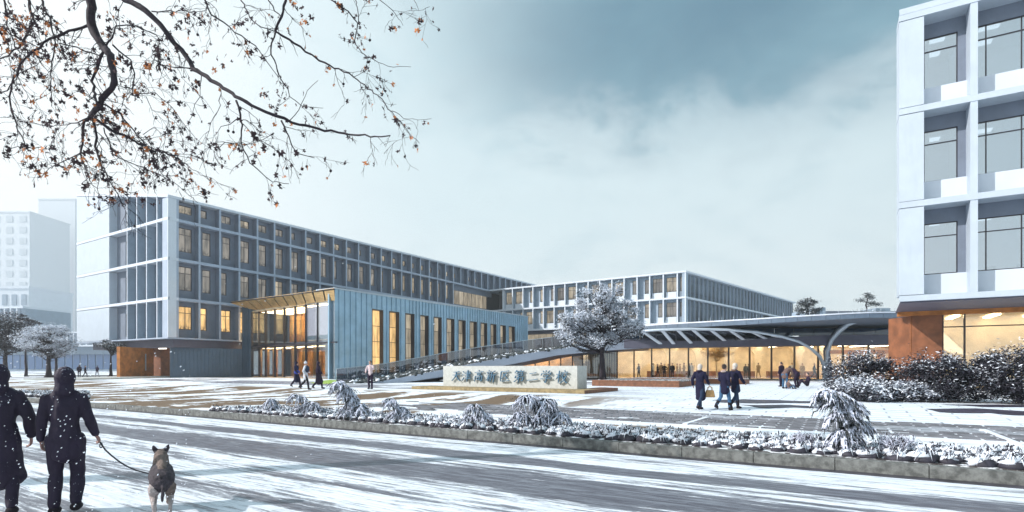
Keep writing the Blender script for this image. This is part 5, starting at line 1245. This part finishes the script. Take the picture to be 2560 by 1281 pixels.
# ---------------------------------------------------------------- people and the dog
import numpy as np
def cap_pts(mb, pts, rad, ax=1.0, ay=1.0, n=10, mi=0, ax_dir=None):
    # closed rounded tube; ax/ay widen it in x and y (for torso, coat); returns nothing
    pts = [Vector(p) for p in pts]; k = len(pts); rad = list(rad)
    d0 = (pts[0]-pts[1]).normalized(); d1 = (pts[-1]-pts[-2]).normalized()
    P2 = [pts[0]+d0*rad[0]*.75, pts[0]+d0*rad[0]*.45]+pts+[pts[-1]+d1*rad[-1]*.45, pts[-1]+d1*rad[-1]*.75]
    R2 = [rad[0]*.35, rad[0]*.8]+rad+[rad[-1]*.8, rad[-1]*.35]
    b = len(mb.v); prev = None
    for i, p in enumerate(P2):
        d = (P2[min(i+1, len(P2)-1)]-P2[max(i-1, 0)]).normalized()
        a = (Vector((1, 0, 0))-d*d.x) if prev is None else prev-d*prev.dot(d)
        if a.length < .05: a = d.orthogonal()
        a.normalize(); prev = a; c_ = d.cross(a)
        A = ax[min(max(i-2, 0), k-1)] if hasattr(ax, '__len__') else ax
        B = ay[min(max(i-2, 0), k-1)] if hasattr(ay, '__len__') else ay
        for j in range(n):
            q = 2*math.pi*j/n; v = a*(math.cos(q)*R2[i]*A)+c_*(math.sin(q)*R2[i]*B); mb.v.append(tuple(p+v))
    m_ = len(P2)
    for i in range(m_-1):
        for j in range(n): mb.f.append((b+i*n+j, b+i*n+(j+1) % n, b+(i+1)*n+(j+1) % n, b+(i+1)*n+j)); mb.m.append(mi); mb.sm.append(True)
    mb.f.append(tuple(b+j for j in reversed(range(n)))); mb.m.append(mi); mb.sm.append(True)
    mb.f.append(tuple(b+(m_-1)*n+j for j in range(n))); mb.m.append(mi); mb.sm.append(True)
SC2 = bpy.data.scenes.new('sculpt')
class Sc:
    def __init__(s): s.mb = MB(); s.prim = []
    def tube(s, pts, rad, ax=1.0, ay=1.0, m=0, n=10):
        cap_pts(s.mb, pts, rad, ax, ay, n); s.prim.append(([Vector(p) for p in pts], list(rad), m))
    def ball(s, c, r, m=0, rot=None):
        s.mb.ball(c, r, 12, 8, 0, 0, rot); rr = r if not hasattr(r, '__len__') else min(r); s.prim.append(([Vector(c), Vector(c)+Vector((0, 0, .001))], [rr, rr], m))
    def mesh(s, name, mats, vox, sm=3, disp=0, dsc=8):
        me = s.mb.mesh(name, mats); o = bpy.data.objects.new(name+'_tmp', me); SC2.collection.objects.link(o)
        md = o.modifiers.new('r', 'REMESH'); md.mode = 'VOXEL'; md.voxel_size = vox; md.use_smooth_shade = True
        m2 = o.modifiers.new('s', 'SMOOTH'); m2.factor = .5; m2.iterations = sm
        
        with bpy.context.temp_override(scene=SC2, view_layer=SC2.view_layers[0]):
            SC2.view_layers[0].update(); dgp = bpy.context.evaluated_depsgraph_get(); out = bpy.data.meshes.new_from_object(o.evaluated_get(dgp))
        bpy.data.objects.remove(o); out.name = name; out.materials.clear()
        for mt_ in (mats if isinstance(mats, (list, tuple)) else [mats]): out.materials.append(mt_)
        if disp:
            out.update()
            nv = len(out.vertices); Cc = np.empty(nv*3); out.vertices.foreach_get('co', Cc); Nn = np.empty(nv*3); out.vertices.foreach_get('normal', Nn); Cc = Cc.reshape(-1, 3); Nn = Nn.reshape(-1, 3)
            qq = np.array([noise.noise(Vector((c[0]*dsc, c[1]*dsc, c[2]*dsc*.6)))+.6*noise.noise(Vector((c[0]*dsc*2.3, c[1]*dsc*2.3, c[2]*dsc*1.1))) for c in Cc]); Cc = Cc+Nn*(disp*qq)[:, None]; out.vertices.foreach_set('co', Cc.ravel())
        if isinstance(mats, (list, tuple)) and len(mats) > 1:
            C = np.empty(len(out.polygons)*3); out.polygons.foreach_get('center', C); C = C.reshape(-1, 3); best = np.full(len(C), 1e9); idx = np.zeros(len(C), int)
            for pts, rad, m_ in s.prim:
                for i in range(len(pts)-1):
                    a = np.array(pts[i]); b = np.array(pts[i+1]); ab = b-a; L2 = max(1e-9, ab@ab); t = np.clip(((C-a)@ab)/L2, 0, 1)
                    d = np.linalg.norm(C-(a+t[:, None]*ab), axis=1)-(rad[i]+(rad[i+1]-rad[i])*t); w_ = d < best; best[w_] = d[w_]; idx[w_] = m_
            out.polygons.foreach_set('material_index', idx)
        out.polygons.foreach_set('use_smooth', [True]*len(out.polygons)); out.update(); return out
M['skin'] = mat('skin', (.50, .30, .22), .6, var=.08, vs=20); M['skind'] = mat('cold_skin', (.28, .15, .13), .6, var=.1, vs=20)
M['eye'] = mat('eye', (.02, .02, .02), .3, var=0)
def joints(pose):
    J = dict(pel=(0, 0, .93), chest=(0, -.005, 1.28), neck=(0, 0, 1.47), head=(0, .015, 1.615),
             hipL=(-.09, 0, .90), hipR=(.09, 0, .90), kneL=(-.10, .02, .50), kneR=(.10, .02, .50), ankL=(-.10, -.02, .085), ankR=(.10, -.02, .085),
             shL=(-.175, 0, 1.40), shR=(.175, 0, 1.40), elL=(-.225, -.02, 1.14), elR=(.225, -.02, 1.14), wrL=(-.235, .06, .90), wrR=(.235, .06, .90), handL=(-.235, .09, .83), handR=(.235, .09, .83))
    J.update(pose); return {k: Vector(v) for k, v in J.items()}
POSES = {
 'stand': {},
 'walk': dict(kneL=(-.10, .17, .53), ankL=(-.10, .22, .10), kneR=(.10, -.06, .50), ankR=(.10, -.34, .17), elL=(-.23, -.14, 1.16), wrL=(-.23, -.10, .93), handL=(-.23, -.07, .86), elR=(.23, .08, 1.15), wrR=(.22, .24, .98), handR=(.21, .30, .94)),
 'walk2': dict(kneR=(.10, .14, .52), ankR=(.10, .20, .09), kneL=(-.10, -.08, .50), ankL=(-.10, -.38, .20), elR=(.23, -.10, 1.15), wrR=(.22, .02, .93), handR=(.22, .06, .86), elL=(-.22, .03, 1.15), wrL=(-.18, .22, 1.05), handL=(-.15, .28, 1.05)),
 'arms': dict(elL=(-.40, 0, 1.22), wrL=(-.58, .05, 1.05), handL=(-.64, .07, 1.0), elR=(.40, 0, 1.22), wrR=(.58, .05, 1.05), handR=(.64, .07, 1.0), kneL=(-.14, .05, .5), ankL=(-.18, .1, .085), kneR=(.13, -.05, .5), ankR=(.16, -.15, .1)),
 'bend': dict(pel=(0, -.05, .90), hipL=(-.09, -.05, .88), hipR=(.09, -.05, .88), chest=(0, .22, 1.12), neck=(0, .38, 1.20), head=(0, .50, 1.24), shL=(-.17, .33, 1.16), shR=(.17, .33, 1.16), elL=(-.22, .42, .92), elR=(.22, .42, .92), wrL=(-.2, .5, .70), wrR=(.2, .5, .70), handL=(-.2, .54, .64), handR=(.2, .54, .64), kneL=(-.12, .05, .48), kneR=(.12, .05, .48)),
 'sit': dict(pel=(0, 0, .14), hipL=(-.09, .02, .13), hipR=(.09, .02, .13), chest=(0, -.08, .46), neck=(0, -.06, .66), head=(0, -.02, .80), shL=(-.17, -.07, .58), shR=(.17, -.07, .58), elL=(-.26, -.02, .35), elR=(.26, -.02, .35), wrL=(-.2, .2, .36), wrR=(.2, .2, .36), handL=(-.17, .27, .38), handR=(.17, .27, .38), kneL=(-.15, .36, .42), kneR=(.15, .36, .40), ankL=(-.13, .52, .08), ankR=(.13, .58, .08)),
 'hands_up': dict(elL=(-.27, .12, 1.2), wrL=(-.12, .22, 1.36), handL=(-.08, .24, 1.42), elR=(.27, .05, 1.16), wrR=(.2, .2, 1.0), handR=(.17, .26, .98)),
 'pocket': dict(elL=(-.30, -.08, 1.16), wrL=(-.20, .06, .98), handL=(-.16, .1, .95), elR=(.30, -.08, 1.16), wrR=(.20, .06, .98), handR=(.16, .1, .95)),
}
def foot(s, a, kn, m, sx=1, toe=None):
    d = toe or Vector((0, 1, 0)); f = a+d*.14+Vector((0, 0, -.045)) if a.z < .12 else a+d*.10+Vector((0, 0, -.10))
    s.tube([a+Vector((0, -.02, -.03)), a+d*.06+Vector((0, 0, -.035)), f], [.048*sx, .046*sx, .036*sx], 1, .9, m)
def person_meshes(pose, vox=.016, w=1.0, hands=False):
    J = joints(POSES.get(pose, pose) if isinstance(pose, str) else pose); s = Sc()
    s.tube([J['pel']+Vector((0, 0, -.05)), J['pel'].lerp(J['chest'], .4), J['chest'], J['neck'].lerp(J['chest'], .35)], [.115*w, .105*w, .12*w, .095*w], [1.3, 1.2, 1.35, 1.5], [.9, .9, .9, .85])
    s.tube([J['neck'].lerp(J['chest'], .2), J['neck'], J['head']+Vector((0, -.01, -.05))], [.06, .052, .05])
    s.ball(J['head'], (.076, .094, .112)); s.ball(J['head']+Vector((0, .06, -.07)), (.045, .035, .04))
    s.ball(J['head']+Vector((0, .098, -.015)), (.014, .018, .024))
    for sd in (-1, 1): s.ball(J['head']+Vector((sd*.077, -.005, -.01)), (.012, .022, .032)); s.ball(J['head']+Vector((sd*.03, .082, .012)), (.012, .009, .008), 1)
    for k in 'LR':
        s.tube([J['hip'+k], J['kne'+k], J['kne'+k].lerp(J['ank'+k], .35), J['ank'+k]], [.083*w, .053*w, .052*w, .036], m=0)
        foot(s, J['ank'+k], J['kne'+k], 0)
        s.tube([J['sh'+k], J['el'+k], J['wr'+k]], [.054*w, .040*w, .028])
        h0, h1 = J['wr'+k], J['hand'+k]; d = (h1-h0).normalized(); sd = 1 if k == 'R' else -1
        s.tube([h0, h0.lerp(h1, .7), h1+d*.01], [.024, .034, .030], .5, 1.0)
        if hands:
            fw_ = Vector((0, 1, 0)); fw_ = (fw_-d*fw_.dot(d)).normalized(); inn_ = Vector((-sd, 0, 0))
            for q in range(4):
                b = h1+fw_*(.027-.018*q); L_ = (.062, .070, .065, .05)[q]; s.tube([b-d*.01, b+d*L_*.5+inn_*.008, b+d*L_*.85+inn_*.03, b+d*L_*.8+inn_*.05], [.0105, .0095, .0085, .007], n=8)
            s.tube([h0.lerp(h1, .3)+fw_*.025, h0.lerp(h1, .8)+fw_*.052+inn_*.012, h1+fw_*.055+d*.012+inn_*.02], [.013, .011, .009], n=8)
        else: s.tube([h1, h1+d*.06+Vector((-sd*.015, 0, 0))], [.026, .014], .5, 1)
    return J, s
PM = {}
def figure(pose, outfit, vox=.018, key=None, hands=False):
    # outfit: dict top(cloth, length 'short'/'mid'/'long'), legs, shoes, hair/hood
    k = (pose if isinstance(pose, str) else id(pose), tuple(sorted((a, str(b)) for a, b in outfit.items())), vox)
    if k in PM: return PM[k]
    J, s = person_meshes(pose, vox, outfit.get('w', 1.0), hands); out = []
    out.append(('body', s.mesh('body', [outfit.get('skin', M['skin']), M['eye']], min(vox, .014) if hands else vox, 1)))
    w = outfit.get('w', 1.0)*outfit.get('puff', 1.0); ln = outfit.get('len', 'short')
    t = Sc(); tr_ = J['chest']-J['pel']; dn = Vector((0, 0, -1))
    lo = {'short': .03, 'mid': .24, 'long': .52}[ln]; fl = outfit.get('flare', 1.0)
    pelv = J['pel']; mid = (J['kneL']+J['kneR'])/2
    bot = pelv.lerp(Vector((mid.x, mid.y, mid.z)), lo/.45) if pelv.z > .5 else pelv
    t.tube([bot, pelv, pelv.lerp(J['chest'], .45), J['chest'], J['neck'].lerp(J['chest'], .28)], [.135*w*fl, .135*w, .122*w, .14*w, .115*w], [1.35, 1.3, 1.2, 1.3, 1.45], [1.0+.12*(ln != 'short'), .95, .95, .95, .85])
    t.tube([J['neck']+Vector((0, 0, -.07)), J['neck']+Vector((0, 0, .0))], [.085, .07])
    sl = outfit.get('sleeve', 1.0)
    for q in 'LR': t.tube([J['sh'+q], J['el'+q], J['el'+q].lerp(J['wr'+q], .9 if sl == 1.0 else .1)], [.072*w, .060*w, .048*w])
    out.append((outfit.get('tname', 'coat'), t.mesh('coat', outfit['top'], vox, 2, .014 if hands else .012, 9)))
    l_ = Sc(); lw = outfit.get('legw', 1.0)
    l_.tube([pelv+Vector((0, 0, .0)), pelv+Vector((0, 0, -.05))], [.125*w, .12*w], 1.2, .95)
    for q in 'LR': l_.tube([J['hip'+q], J['kne'+q], J['kne'+q].lerp(J['ank'+q], .4), J['kne'+q].lerp(J['ank'+q], .93)], [.098*lw, .068*lw, .066*lw, .056*lw])
    out.append(('trousers', l_.mesh('trousers', outfit['legs'], vox, 2, .008, 12)))
    sh = Sc()
    for q in 'LR':
        foot(sh, J['ank'+q], J['kne'+q], 0, 1.22)
        if outfit.get('boots'): sh.tube([J['ank'+q], J['ank'+q].lerp(J['kne'+q], .5)], [.056, .066])
    out.append(('shoes', sh.mesh('shoes', outfit['shoes'], min(vox, .016), 1)))
    h = Sc(); kd = outfit.get('head', 'hair')
    if kd == 'hood': h.ball(J['head']+Vector((0, -.025, .012)), (.105, .118, .135)); h.tube([J['head']+Vector((0, -.05, -.06)), J['neck']+Vector((0, -.05, -.01))], [.085, .095], 1.1, .9)
    elif kd == 'bob': h.ball(J['head']+Vector((0, -.022, .022)), (.092, .100, .112)); h.tube([J['head']+Vector((0, -.06, 0)), J['neck']+Vector((0, -.06, .02))], [.072, .05], 1.15, .7)
    elif kd == 'hat': h.ball(J['head']+Vector((0, -.015, .05)), (.094, .104, .098)); h.ball(J['head']+Vector((0, -.015, .155)), .03)
    elif kd == 'bun': h.ball(J['head']+Vector((0, -.02, .025)), (.086, .096, .108)); h.ball(J['head']+Vector((0, -.10, .09)), .038)
    else: h.ball(J['head']+Vector((0, -.018, .028)), (.084, .094, .102))
    hm = outfit['hair']; out.append(({'hood': 'hood', 'hat': 'hat'}.get(kd, 'hair'), h.mesh('hair', hm, min(vox, .014), 2, .004, 30)))
    if outfit.get('collar'):
        cc = Sc(); cc.tube([J['neck']+Vector((-.09, -.06, .0)), J['neck']+Vector((0, -.11, -.01)), J['neck']+Vector((.09, -.06, .0))], [.035, .05, .035]); out.append(('collar', cc.mesh('collar', outfit['collar'], .014, 2, .006, 30)))
    PM[k] = (out, J); return PM[k]
def person(pose, outfit, x, yf, face, h, label, group=None, Y=None, vox=.018, hands=False, z=None):
    # x, yf: where the feet stand; face: heading in degrees (0 = away from the viewer, 90 = towards the left)
    p = XY(x, Y) if Y else G(x, yf)
    p.z = z if z is not None else gz(p)
    parts, J = figure(pose, outfit, vox, hands=hands); r = empty('person', tuple(p), label, 'person', group, R(face)); k = h/1.73
    for nm, me in parts: o = child(nm, me, r); 
    r.scale = (k, k, k); return r
def C3(n, r_, g_, b_): M[n] = cloth(n, (r_, g_, b_)); return M[n]
navy = C3('navy_wool', .012, .012, .035); plum = C3('dark_plum_cloth', .020, .012, .030); blk = C3('black_cloth', .012, .012, .016); jean = C3('blue_denim', .05, .12, .22); djean = C3('dark_denim', .02, .035, .07)
whitec = C3('white_cloth', .62, .64, .70); shirt = C3('pale_pink_shirt', .60, .48, .50); brn = C3('brown_cloth', .14, .09, .08); boot = C3('dark_boot', .02, .015, .02)
blond = mat('ash_blond_hair', (.50, .46, .42), .6, var=.2, vs=30); dhair = mat('dark_hair', (.03, .02, .02), .5, var=.2, vs=30); khaki = C3('khaki_cloth', .28, .20, .10); bluec = C3('blue_bag_cloth', .03, .06, .32); purp = C3('purple_cloth', .08, .05, .12); tan = C3('tan_hood_fur', .40, .32, .30)
# hooded walkers close by, seen from behind
POSES['near1'] = dict(shL=(-.16, 0, 1.39), shR=(.16, 0, 1.39), elL=(-.215, -.01, 1.13), wrL=(-.232, .03, .88), handL=(-.232, .06, .81), elR=(.22, -.02, 1.14), wrR=(.285, .06, .92), handR=(.305, .10, .86), kneL=(-.10, .05, .50), ankL=(-.105, .00, .085), kneR=(.10, .10, .51), ankR=(.105, -.02, .12))
POSES['near2'] = dict(shL=(-.16, 0, 1.39), shR=(.16, 0, 1.39), elL=(-.25, -.02, 1.13), wrL=(-.25, .1, .9), handL=(-.25, .15, .84), elR=(.265, -.02, 1.13), wrR=(.275, .05, .90), handR=(.27, .09, .83), kneL=(-.10, .1, .50), ankL=(-.10, .12, .085), kneR=(.12, .0, .50), ankR=(.13, -.12, .12))
def snowcloth(n, c):
    m = bpy.data.materials.new(n); m.use_nodes = True; T = NT(m.node_tree); co = T.n('ShaderNodeTexCoord').outputs['Object']; ge = T.n('ShaderNodeNewGeometry')
    sp = T.n('ShaderNodeSeparateXYZ'); T.nt.links.new(ge.outputs['Normal'], sp.inputs[0]); nz = T.noise(co, 38, 4, .7); n2_ = T.noise(co, 7, 4, .6)
    k = T.math('MULTIPLY', T.sstep(T.math('ADD', nz, T.math('MULTIPLY', sp.outputs[2], .16)), .69, .74), .75)
    base = T.mix(n2_, tuple(v*.6 for v in c), tuple(v*1.9 for v in c)); cc = T.mix(k, base, (.5, .52, .62))
    p = T.n('ShaderNodeBsdfPrincipled', i_Roughness=.75); T.nt.links.new(cc, p.inputs['Base Color']); p.inputs['Specular IOR Level'].default_value = .35
    b = T.n('ShaderNodeBump', i_Strength=.6, i_Distance=.02); T.nt.links.new(n2_, b.inputs['Height']); T.nt.links.new(b.outputs[0], p.inputs['Normal'])
    o = T.n('ShaderNodeOutputMaterial'); T.nt.links.new(p.outputs[0], o.inputs[0]); M[n] = m; return m
splum = snowcloth('snow_flecked_dark_cloth', (.013, .008, .021)); plum_, plum = plum, splum
o1 = dict(top=plum, legs=plum, shoes=boot, hair=plum, head='hood', len='mid', puff=.97, w=.98, legw=1.1, skin=M['skind'])
o2 = dict(top=plum, legs=plum, shoes=boot, hair=plum, head='hood', len='long', puff=1.08, w=1.0, legw=.95, skin=M['skind'], flare=1.1)
pb = person('near1', o1, 163, 0, 26, 1.63, 'person in a dark hooded coat seen from behind, holding a dog lead', Y=6.05, z=.0, vox=.011, hands=True)
pa = person('near2', o2, -4, 0, 34, 1.66, 'person in a bulky dark hooded coat cut off by the left edge', Y=5.9, z=.0, vox=.012, hands=True)
plum = plum_
# dog walking away, ears up
dg = XY(405, 6.0); dog = empty('dog', (dg.x, dg.y, 0), 'german shepherd like dog with a dark saddle and tan legs walking away on a lead', 'dog', rz=R(34))
d1 = mat('black_saddle_fur', (.045, .035, .045), .8, var=.5, vs=30, bump=.8, bs=90); d2 = mat('tan_fur', (.15, .11, .095), .8, var=.35, vs=30, bump=.8, bs=90); d3 = mat('pale_cream_fur', (.40, .34, .33), .8, var=.25, vs=30, bump=.8, bs=90)
s = Sc()
s.tube([(0, -.10, .42), (0, .08, .45), (0, .3, .43), (0, .5, .46)], [.128, .14, .145, .12], [1.0, 1.02, 1.0, .95], [1.0, 1.05, 1.2, 1.1], 0)
s.tube([(0, .0, .56), (0, .2, .585), (0, .50, .62)], [.045, .05, .05], m=1)
s.tube([(0.0, -.14, .44), (0, .05, .57)], [.035, .03], m=1)
s.tube([(0, .46, .50), (0, .60, .62), (0, .64, .65)], [.10, .085, .07], m=1)
s.ball((0, .67, .645), (.072, .085, .065), 1); s.tube([(0, .72, .63), (0, .84, .60)], [.042, .028], m=0)
for sd in (-1, 1):
    s.tube([(sd*.045, .645, .675), (sd*.075, .64, .72), (sd*.100, .645, .785)], [.040, .030, .007], 1, .45, 0)
    s.tube([(sd*.075, -.10, .36), (sd*.088, .02, .25)], [.075, .05], m=1 if sd > 0 else 2); s.tube([(sd*.088, .02, .25), (sd*.085, -.17+.06*(sd > 0), .16)], [.045, .028], m=2)
    s.tube([(sd*.085, -.17+.06*(sd > 0), .16), (sd*.08, -.14+.06*(sd > 0), .04)], [.026, .022], m=2); s.tube([(sd*.08, -.14+.06*(sd > 0), .025), (sd*.08, -.08+.06*(sd > 0), .02)], [.028, .022], m=2)
    s.tube([(sd*.085, .42, .38), (sd*.085, .44+.08*sd, .22), (sd*.08, .42+.14*sd, .05)], [.055, .035, .024], m=1); s.tube([(sd*.08, .42+.14*sd, .03), (sd*.08, .48+.14*sd, .02)], [.028, .022], m=1)
s.tube([(0, -.18, .44), (.01, -.22, .36), (.0, -.21, .26), (.0, -.18, .2)], [.022, .022, .02, .012], m=0)
me = s.mesh('body', [d1, d2, d3], .011, 2, .006, 40); child('body', me, dog)
q = MB(); q.tube([(math.cos(a)*.078, .56+math.sin(a)*.02, .56+math.sin(a)*.078) for a in [i*.5236 for i in range(13)]], .012, 6); child('collar', q.mesh('collar', M['dark']), dog)
for v in dog.children: pass
dog.scale = (.90, 1.0, .93)
hk = 1.63/1.73; hp = pb.location+Matrix.Rotation(R(26), 3, 'Z') @ Vector((.300*hk, .13*hk, .80*hk)); ce = dog.location+Matrix.Rotation(R(34), 3, 'Z') @ Vector((-.11, .34, .42))
q = MB(); pts_ = [hp+Vector((-.01, 0, .05)), hp+Vector((.0, .03, .0))]+[hp.lerp(ce, k/8)+Vector((0, 0, -.07*math.sin(math.pi*k/8))) for k in range(1, 9)]+[dog.location+Matrix.Rotation(R(34), 3, 'Z') @ Vector((-.07, .50, .52))]
q.tube(pts_, .009, 6); q.tube([pts_[1]+Vector((0, .02*math.cos(a), -.02+.03*math.sin(a))) for a in [i*.7 for i in range(9)]], .006, 6)
tag(q.build('dog_lead', M['dark']), 'thin dark dog lead stretched from the walker\'s hand to the dog', 'lead')
# three figures walking right in front of the theatre
oA = dict(top=navy, legs=plum, shoes=boot, hair=navy, head='hood', len='long', puff=1.1, flare=1.1)
oB = dict(top=whitec, legs=blk, shoes=boot, hair=whitec, head='hat', len='mid', puff=1.05, boots=1)
oC = dict(top=plum, legs=plum, shoes=boot, hair=plum, head='hood', len='long', puff=1.2, flare=1.35)
person('walk', oA, 741, 969, -100, 1.66, 'person in a long dark hooded coat with a blue bag, before the glass entrance')
person('walk2', oB, 764, 975, -80, 1.68, 'person in a white jacket and white hat wearing a dark backpack')
person('walk', oC, 796, 973, -75, 1.66, 'person in a flapping dark cape-like coat, rightmost of three walkers by the glass entrance')
def bagm(c, r_, mt_, label, name, cat, strap=None):
    q = MB(); q.ball(c, r_, 10, 7, 0, .05)
    if strap: q.tube(strap, .012, 5)
    return tag(q.build(name, mt_), label, cat)
g_ = G(741, 969); bagm((g_.x+.10, g_.y-.16, 1.02+.3), (.20, .10, .14), bluec, 'bright blue shoulder bag carried by the dark hooded walker', 'shoulder_bag', 'bag', [(g_.x-.05, g_.y-.14, 1.4), (g_.x+.02, g_.y-.2, 1.75), (g_.x+.15, g_.y-.1, 1.5)])
g_ = G(764, 975); bagm((g_.x-.02+.16, g_.y-.10, 1.22+.3), (.13, .13, .21), djean, 'dark grey backpack on the person in the white jacket', 'backpack', 'backpack', [(g_.x, g_.y-.12, 1.35), (g_.x+.05, g_.y-.2, 1.72), (g_.x+.12, g_.y-.1, 1.55)])
# man in a white shirt
oD = dict(top=shirt, legs=plum, shoes=blk, hair=dhair, len='short', puff=.92, sleeve=1.0, tname='shirt')
person('hands_up', oD, 926, 973, 165, 1.70, 'man in a pale shirt and dark trousers standing alone by the balustrade')
# women walking across the right of the plaza
oE = dict(top=navy, legs=djean, shoes=boot, hair=blond, head='bob', len='long', puff=1.05, collar=plum)
oF = dict(top=navy, legs=jean, shoes=boot, hair=dhair, head='bun', len='mid', puff=1.02, boots=1, collar=tan)
oG = dict(top=navy, legs=djean, shoes=boot, hair=blond, head='bob', len='mid', puff=1.03, boots=1, collar=brn)
person('walk', oE, 1750, 1026, -48, 1.58, 'blond woman in a long navy coat carrying a tan handbag', vox=.014)
person('walk2', oF, 1811, 1027, -55, 1.56, 'woman with pinned dark hair, pale hood collar and blue jeans', vox=.014)
person('walk', oG, 1838, 1024, -70, 1.58, 'blond woman in a navy jacket, rightmost of the three women walking', vox=.014)
g_ = G(1750, 1026); hb = empty('handbag', (g_.x+.33, g_.y-.02, g_.z+.55), 'tan leather handbag hanging beside the long navy coat', 'handbag')
bagt = mat('tan_leather', (.42, .25, .10), .5, var=.2, vs=14); q = MB()
c_ = Vector(hb.location); q.hexa([c_+Vector(v) for v in ((-.17, -.07, -.11), (.17, -.07, -.11), (.17, .07, -.11), (-.17, .07, -.11), (-.13, -.04, .14), (.13, -.04, .14), (.13, .04, .14), (-.13, .04, .14))]); bo = q.build('pouch', bagt, hb)
bm_ = bo.modifiers.new('b', 'BEVEL'); bm_.width = .03; bm_.segments = 3
for sy in (-.04, .04): q = MB(); q.tube([c_+Vector((-.08, sy, .12)), c_+Vector((-.07, sy, .22)), c_+Vector((0, sy, .27)), c_+Vector((.07, sy, .22)), c_+Vector((.08, sy, .12))], .01, 6); q.build('strap', bagt, hb)
# group stooping near the arch foot
oH = dict(top=brn, legs=jean, shoes=boot, hair=dhair, head='hair', len='mid')
oI = dict(top=plum, legs=plum, shoes=boot, hair=dhair, head='hair', len='short')
person('bend', oH, 1962, 972, -60, 1.75, 'person in a brown jacket and jeans stooping forward near the arch foot')
person('bend', oI, 1992, 970, 25, 1.72, 'person in dark clothes bending over the one seated on the snow')
person('stand', oI, 1953, 967, 30, 1.66, 'dark clothed person standing half behind the stooping brown jacket')
person('sit', oI, 2018, 966, 75, 1.75, 'person in black sitting on the snow by the arch foot')
person('sit', oH, 1972, 973, -80, 1.1, 'crouching small figure in brown at the feet of the stooping people')
# three far figures at the left
g3 = 'small figures crossing the far snow'
person('stand', oI, 198, 944, 30, 1.62, 'leftmost far figure standing in dark clothes beyond the hooded walkers', g3, vox=.03)
person('walk', oI, 213, 944, -60, 1.50, 'far dark figure striding beside the standing one', g3, vox=.03)
oJ = dict(top=purp, legs=whitec, shoes=blk, hair=dhair, head='hair', len='short')
person('walk', oJ, 243, 943, 70, 1.50, 'far walker in a dark top and pale trousers', g3, vox=.03)
# people inside the lit hall
gI = 'people inside the lit hall'
oK = dict(top=whitec, legs=djean, shoes=blk, hair=dhair, head='hair', len='long'); oL = dict(top=blk, legs=blk, shoes=blk, hair=dhair, head='hair', len='short'); oM = dict(top=khaki, legs=khaki, shoes=brn, hair=brn, head='hair', len='mid')
inside = [(1503, 56.0, oK, 'stand', 'pale dressed figure just left of the snowy tree trunk outside the glass'), (1597, 61.5, oL, 'arms', 'dark figure in the hall with both arms held out'),
 (1633, 60.8, oK, 'stand', 'figure in a long white coat standing inside the hall'), (1644, 61.5, oL, 'walk', 'dark figure just right of the white coat in the hall'), (1653, 63, oM, 'stand', 'khaki figure in the hall, first right of the dark pair'),
 (1661, 61, oL, 'pocket', 'black clothed figure between khaki ones left of a hall mullion'), (1671, 63.5, oM, 'walk', 'khaki figure just left of the mullion at the hall centre'), (1681, 61.2, oL, 'stand', 'black clothed figure standing right behind the mullion'),
 (1693, 63.2, oM, 'stand', 'first of two khaki figures close together in the hall'), (1700, 63.8, oM, 'walk', 'second of two khaki figures close together in the hall'), (1710, 62, oM, 'walk2', 'larger khaki figure striding in the hall'),
 (1724, 60.9, oL, 'stand', 'black figure touching the mullion beside the long coat woman'), (1729, 61.6, oK, 'hands_up', 'white topped figure half behind the mullion'),
 (1864, 61.2, oL, 'stand', 'left one of two black figures standing together past the three women'), (1871, 61.5, oL, 'pocket', 'right one of two black figures standing together past the three women'), (1896, 62.5, oM, 'walk', 'brown clothed figure near the timber counter in the hall'),
 (1956, 60.2, oL, 'stand', 'black figure in the hall above the stooping group'), (1980, 60.6, oK, 'walk', 'white topped figure in the hall above the stooping group'), (2006, 61.2, oM, 'stand', 'golden toned figure inside the hall beyond the seated person'),
 (2036, 59.5, oL, 'walk', 'black figure striding just left of the arch foot'), (2254, 55.8, oL, 'stand', 'dark figure beside the brown steel wall, above the low bush')]
rI = random.Random(3)
for x, Y, of, ps, lb_ in inside: person(ps, of, x, 0, rI.choice([0, 60, -70, 150, -120]), rI.uniform(1.6, 1.8), lb_, gI if Y > 56.5 else None, Y=Y, vox=.03, z=.37 if Y > 56.5 else .33)
bpy.data.scenes.remove(SC2)
# falling snow close to the camera, many flakes
q = MB(); rs = random.Random(2)
for _ in range(300):
    Y = rs.uniform(4.2, 5.5) if rs.random() < .75 else rs.uniform(4.5, 9); x = rs.uniform(-60, 480) if Y < 5.6 else rs.uniform(-100, 1200); y = rs.uniform(880, 1281) if Y < 5.6 else rs.uniform(600, 1281)
    p = P(x, y, Y); r_ = rs.uniform(.0015, .0055); q.ball(p, (r_, r_, r_*1.7), 5, 3, 0, .25, Matrix.Rotation(R(rs.uniform(30, 65)), 3, 'Y'))
tag(q.build('falling_snow', M['snowleaf']), kind='stuff')
# ---------------------------------------------------------------- winter haze
m = MB(); m.box(-520, 520, -60, 600, -1.6, 165); hz = m.build('haze', [], None); tag(hz, kind='stuff')
vm = bpy.data.materials.new('haze_air'); vm.use_nodes = True; T = NT(vm.node_tree)
pv_ = T.n('ShaderNodeVolumePrincipled', i_Density=.0008, i_Anisotropy=.3, i_Color=(.90, .96, 1, 1)); o = T.n('ShaderNodeOutputMaterial'); T.nt.links.new(pv_.outputs[0], o.inputs[1])
hz.data.materials.append(vm)
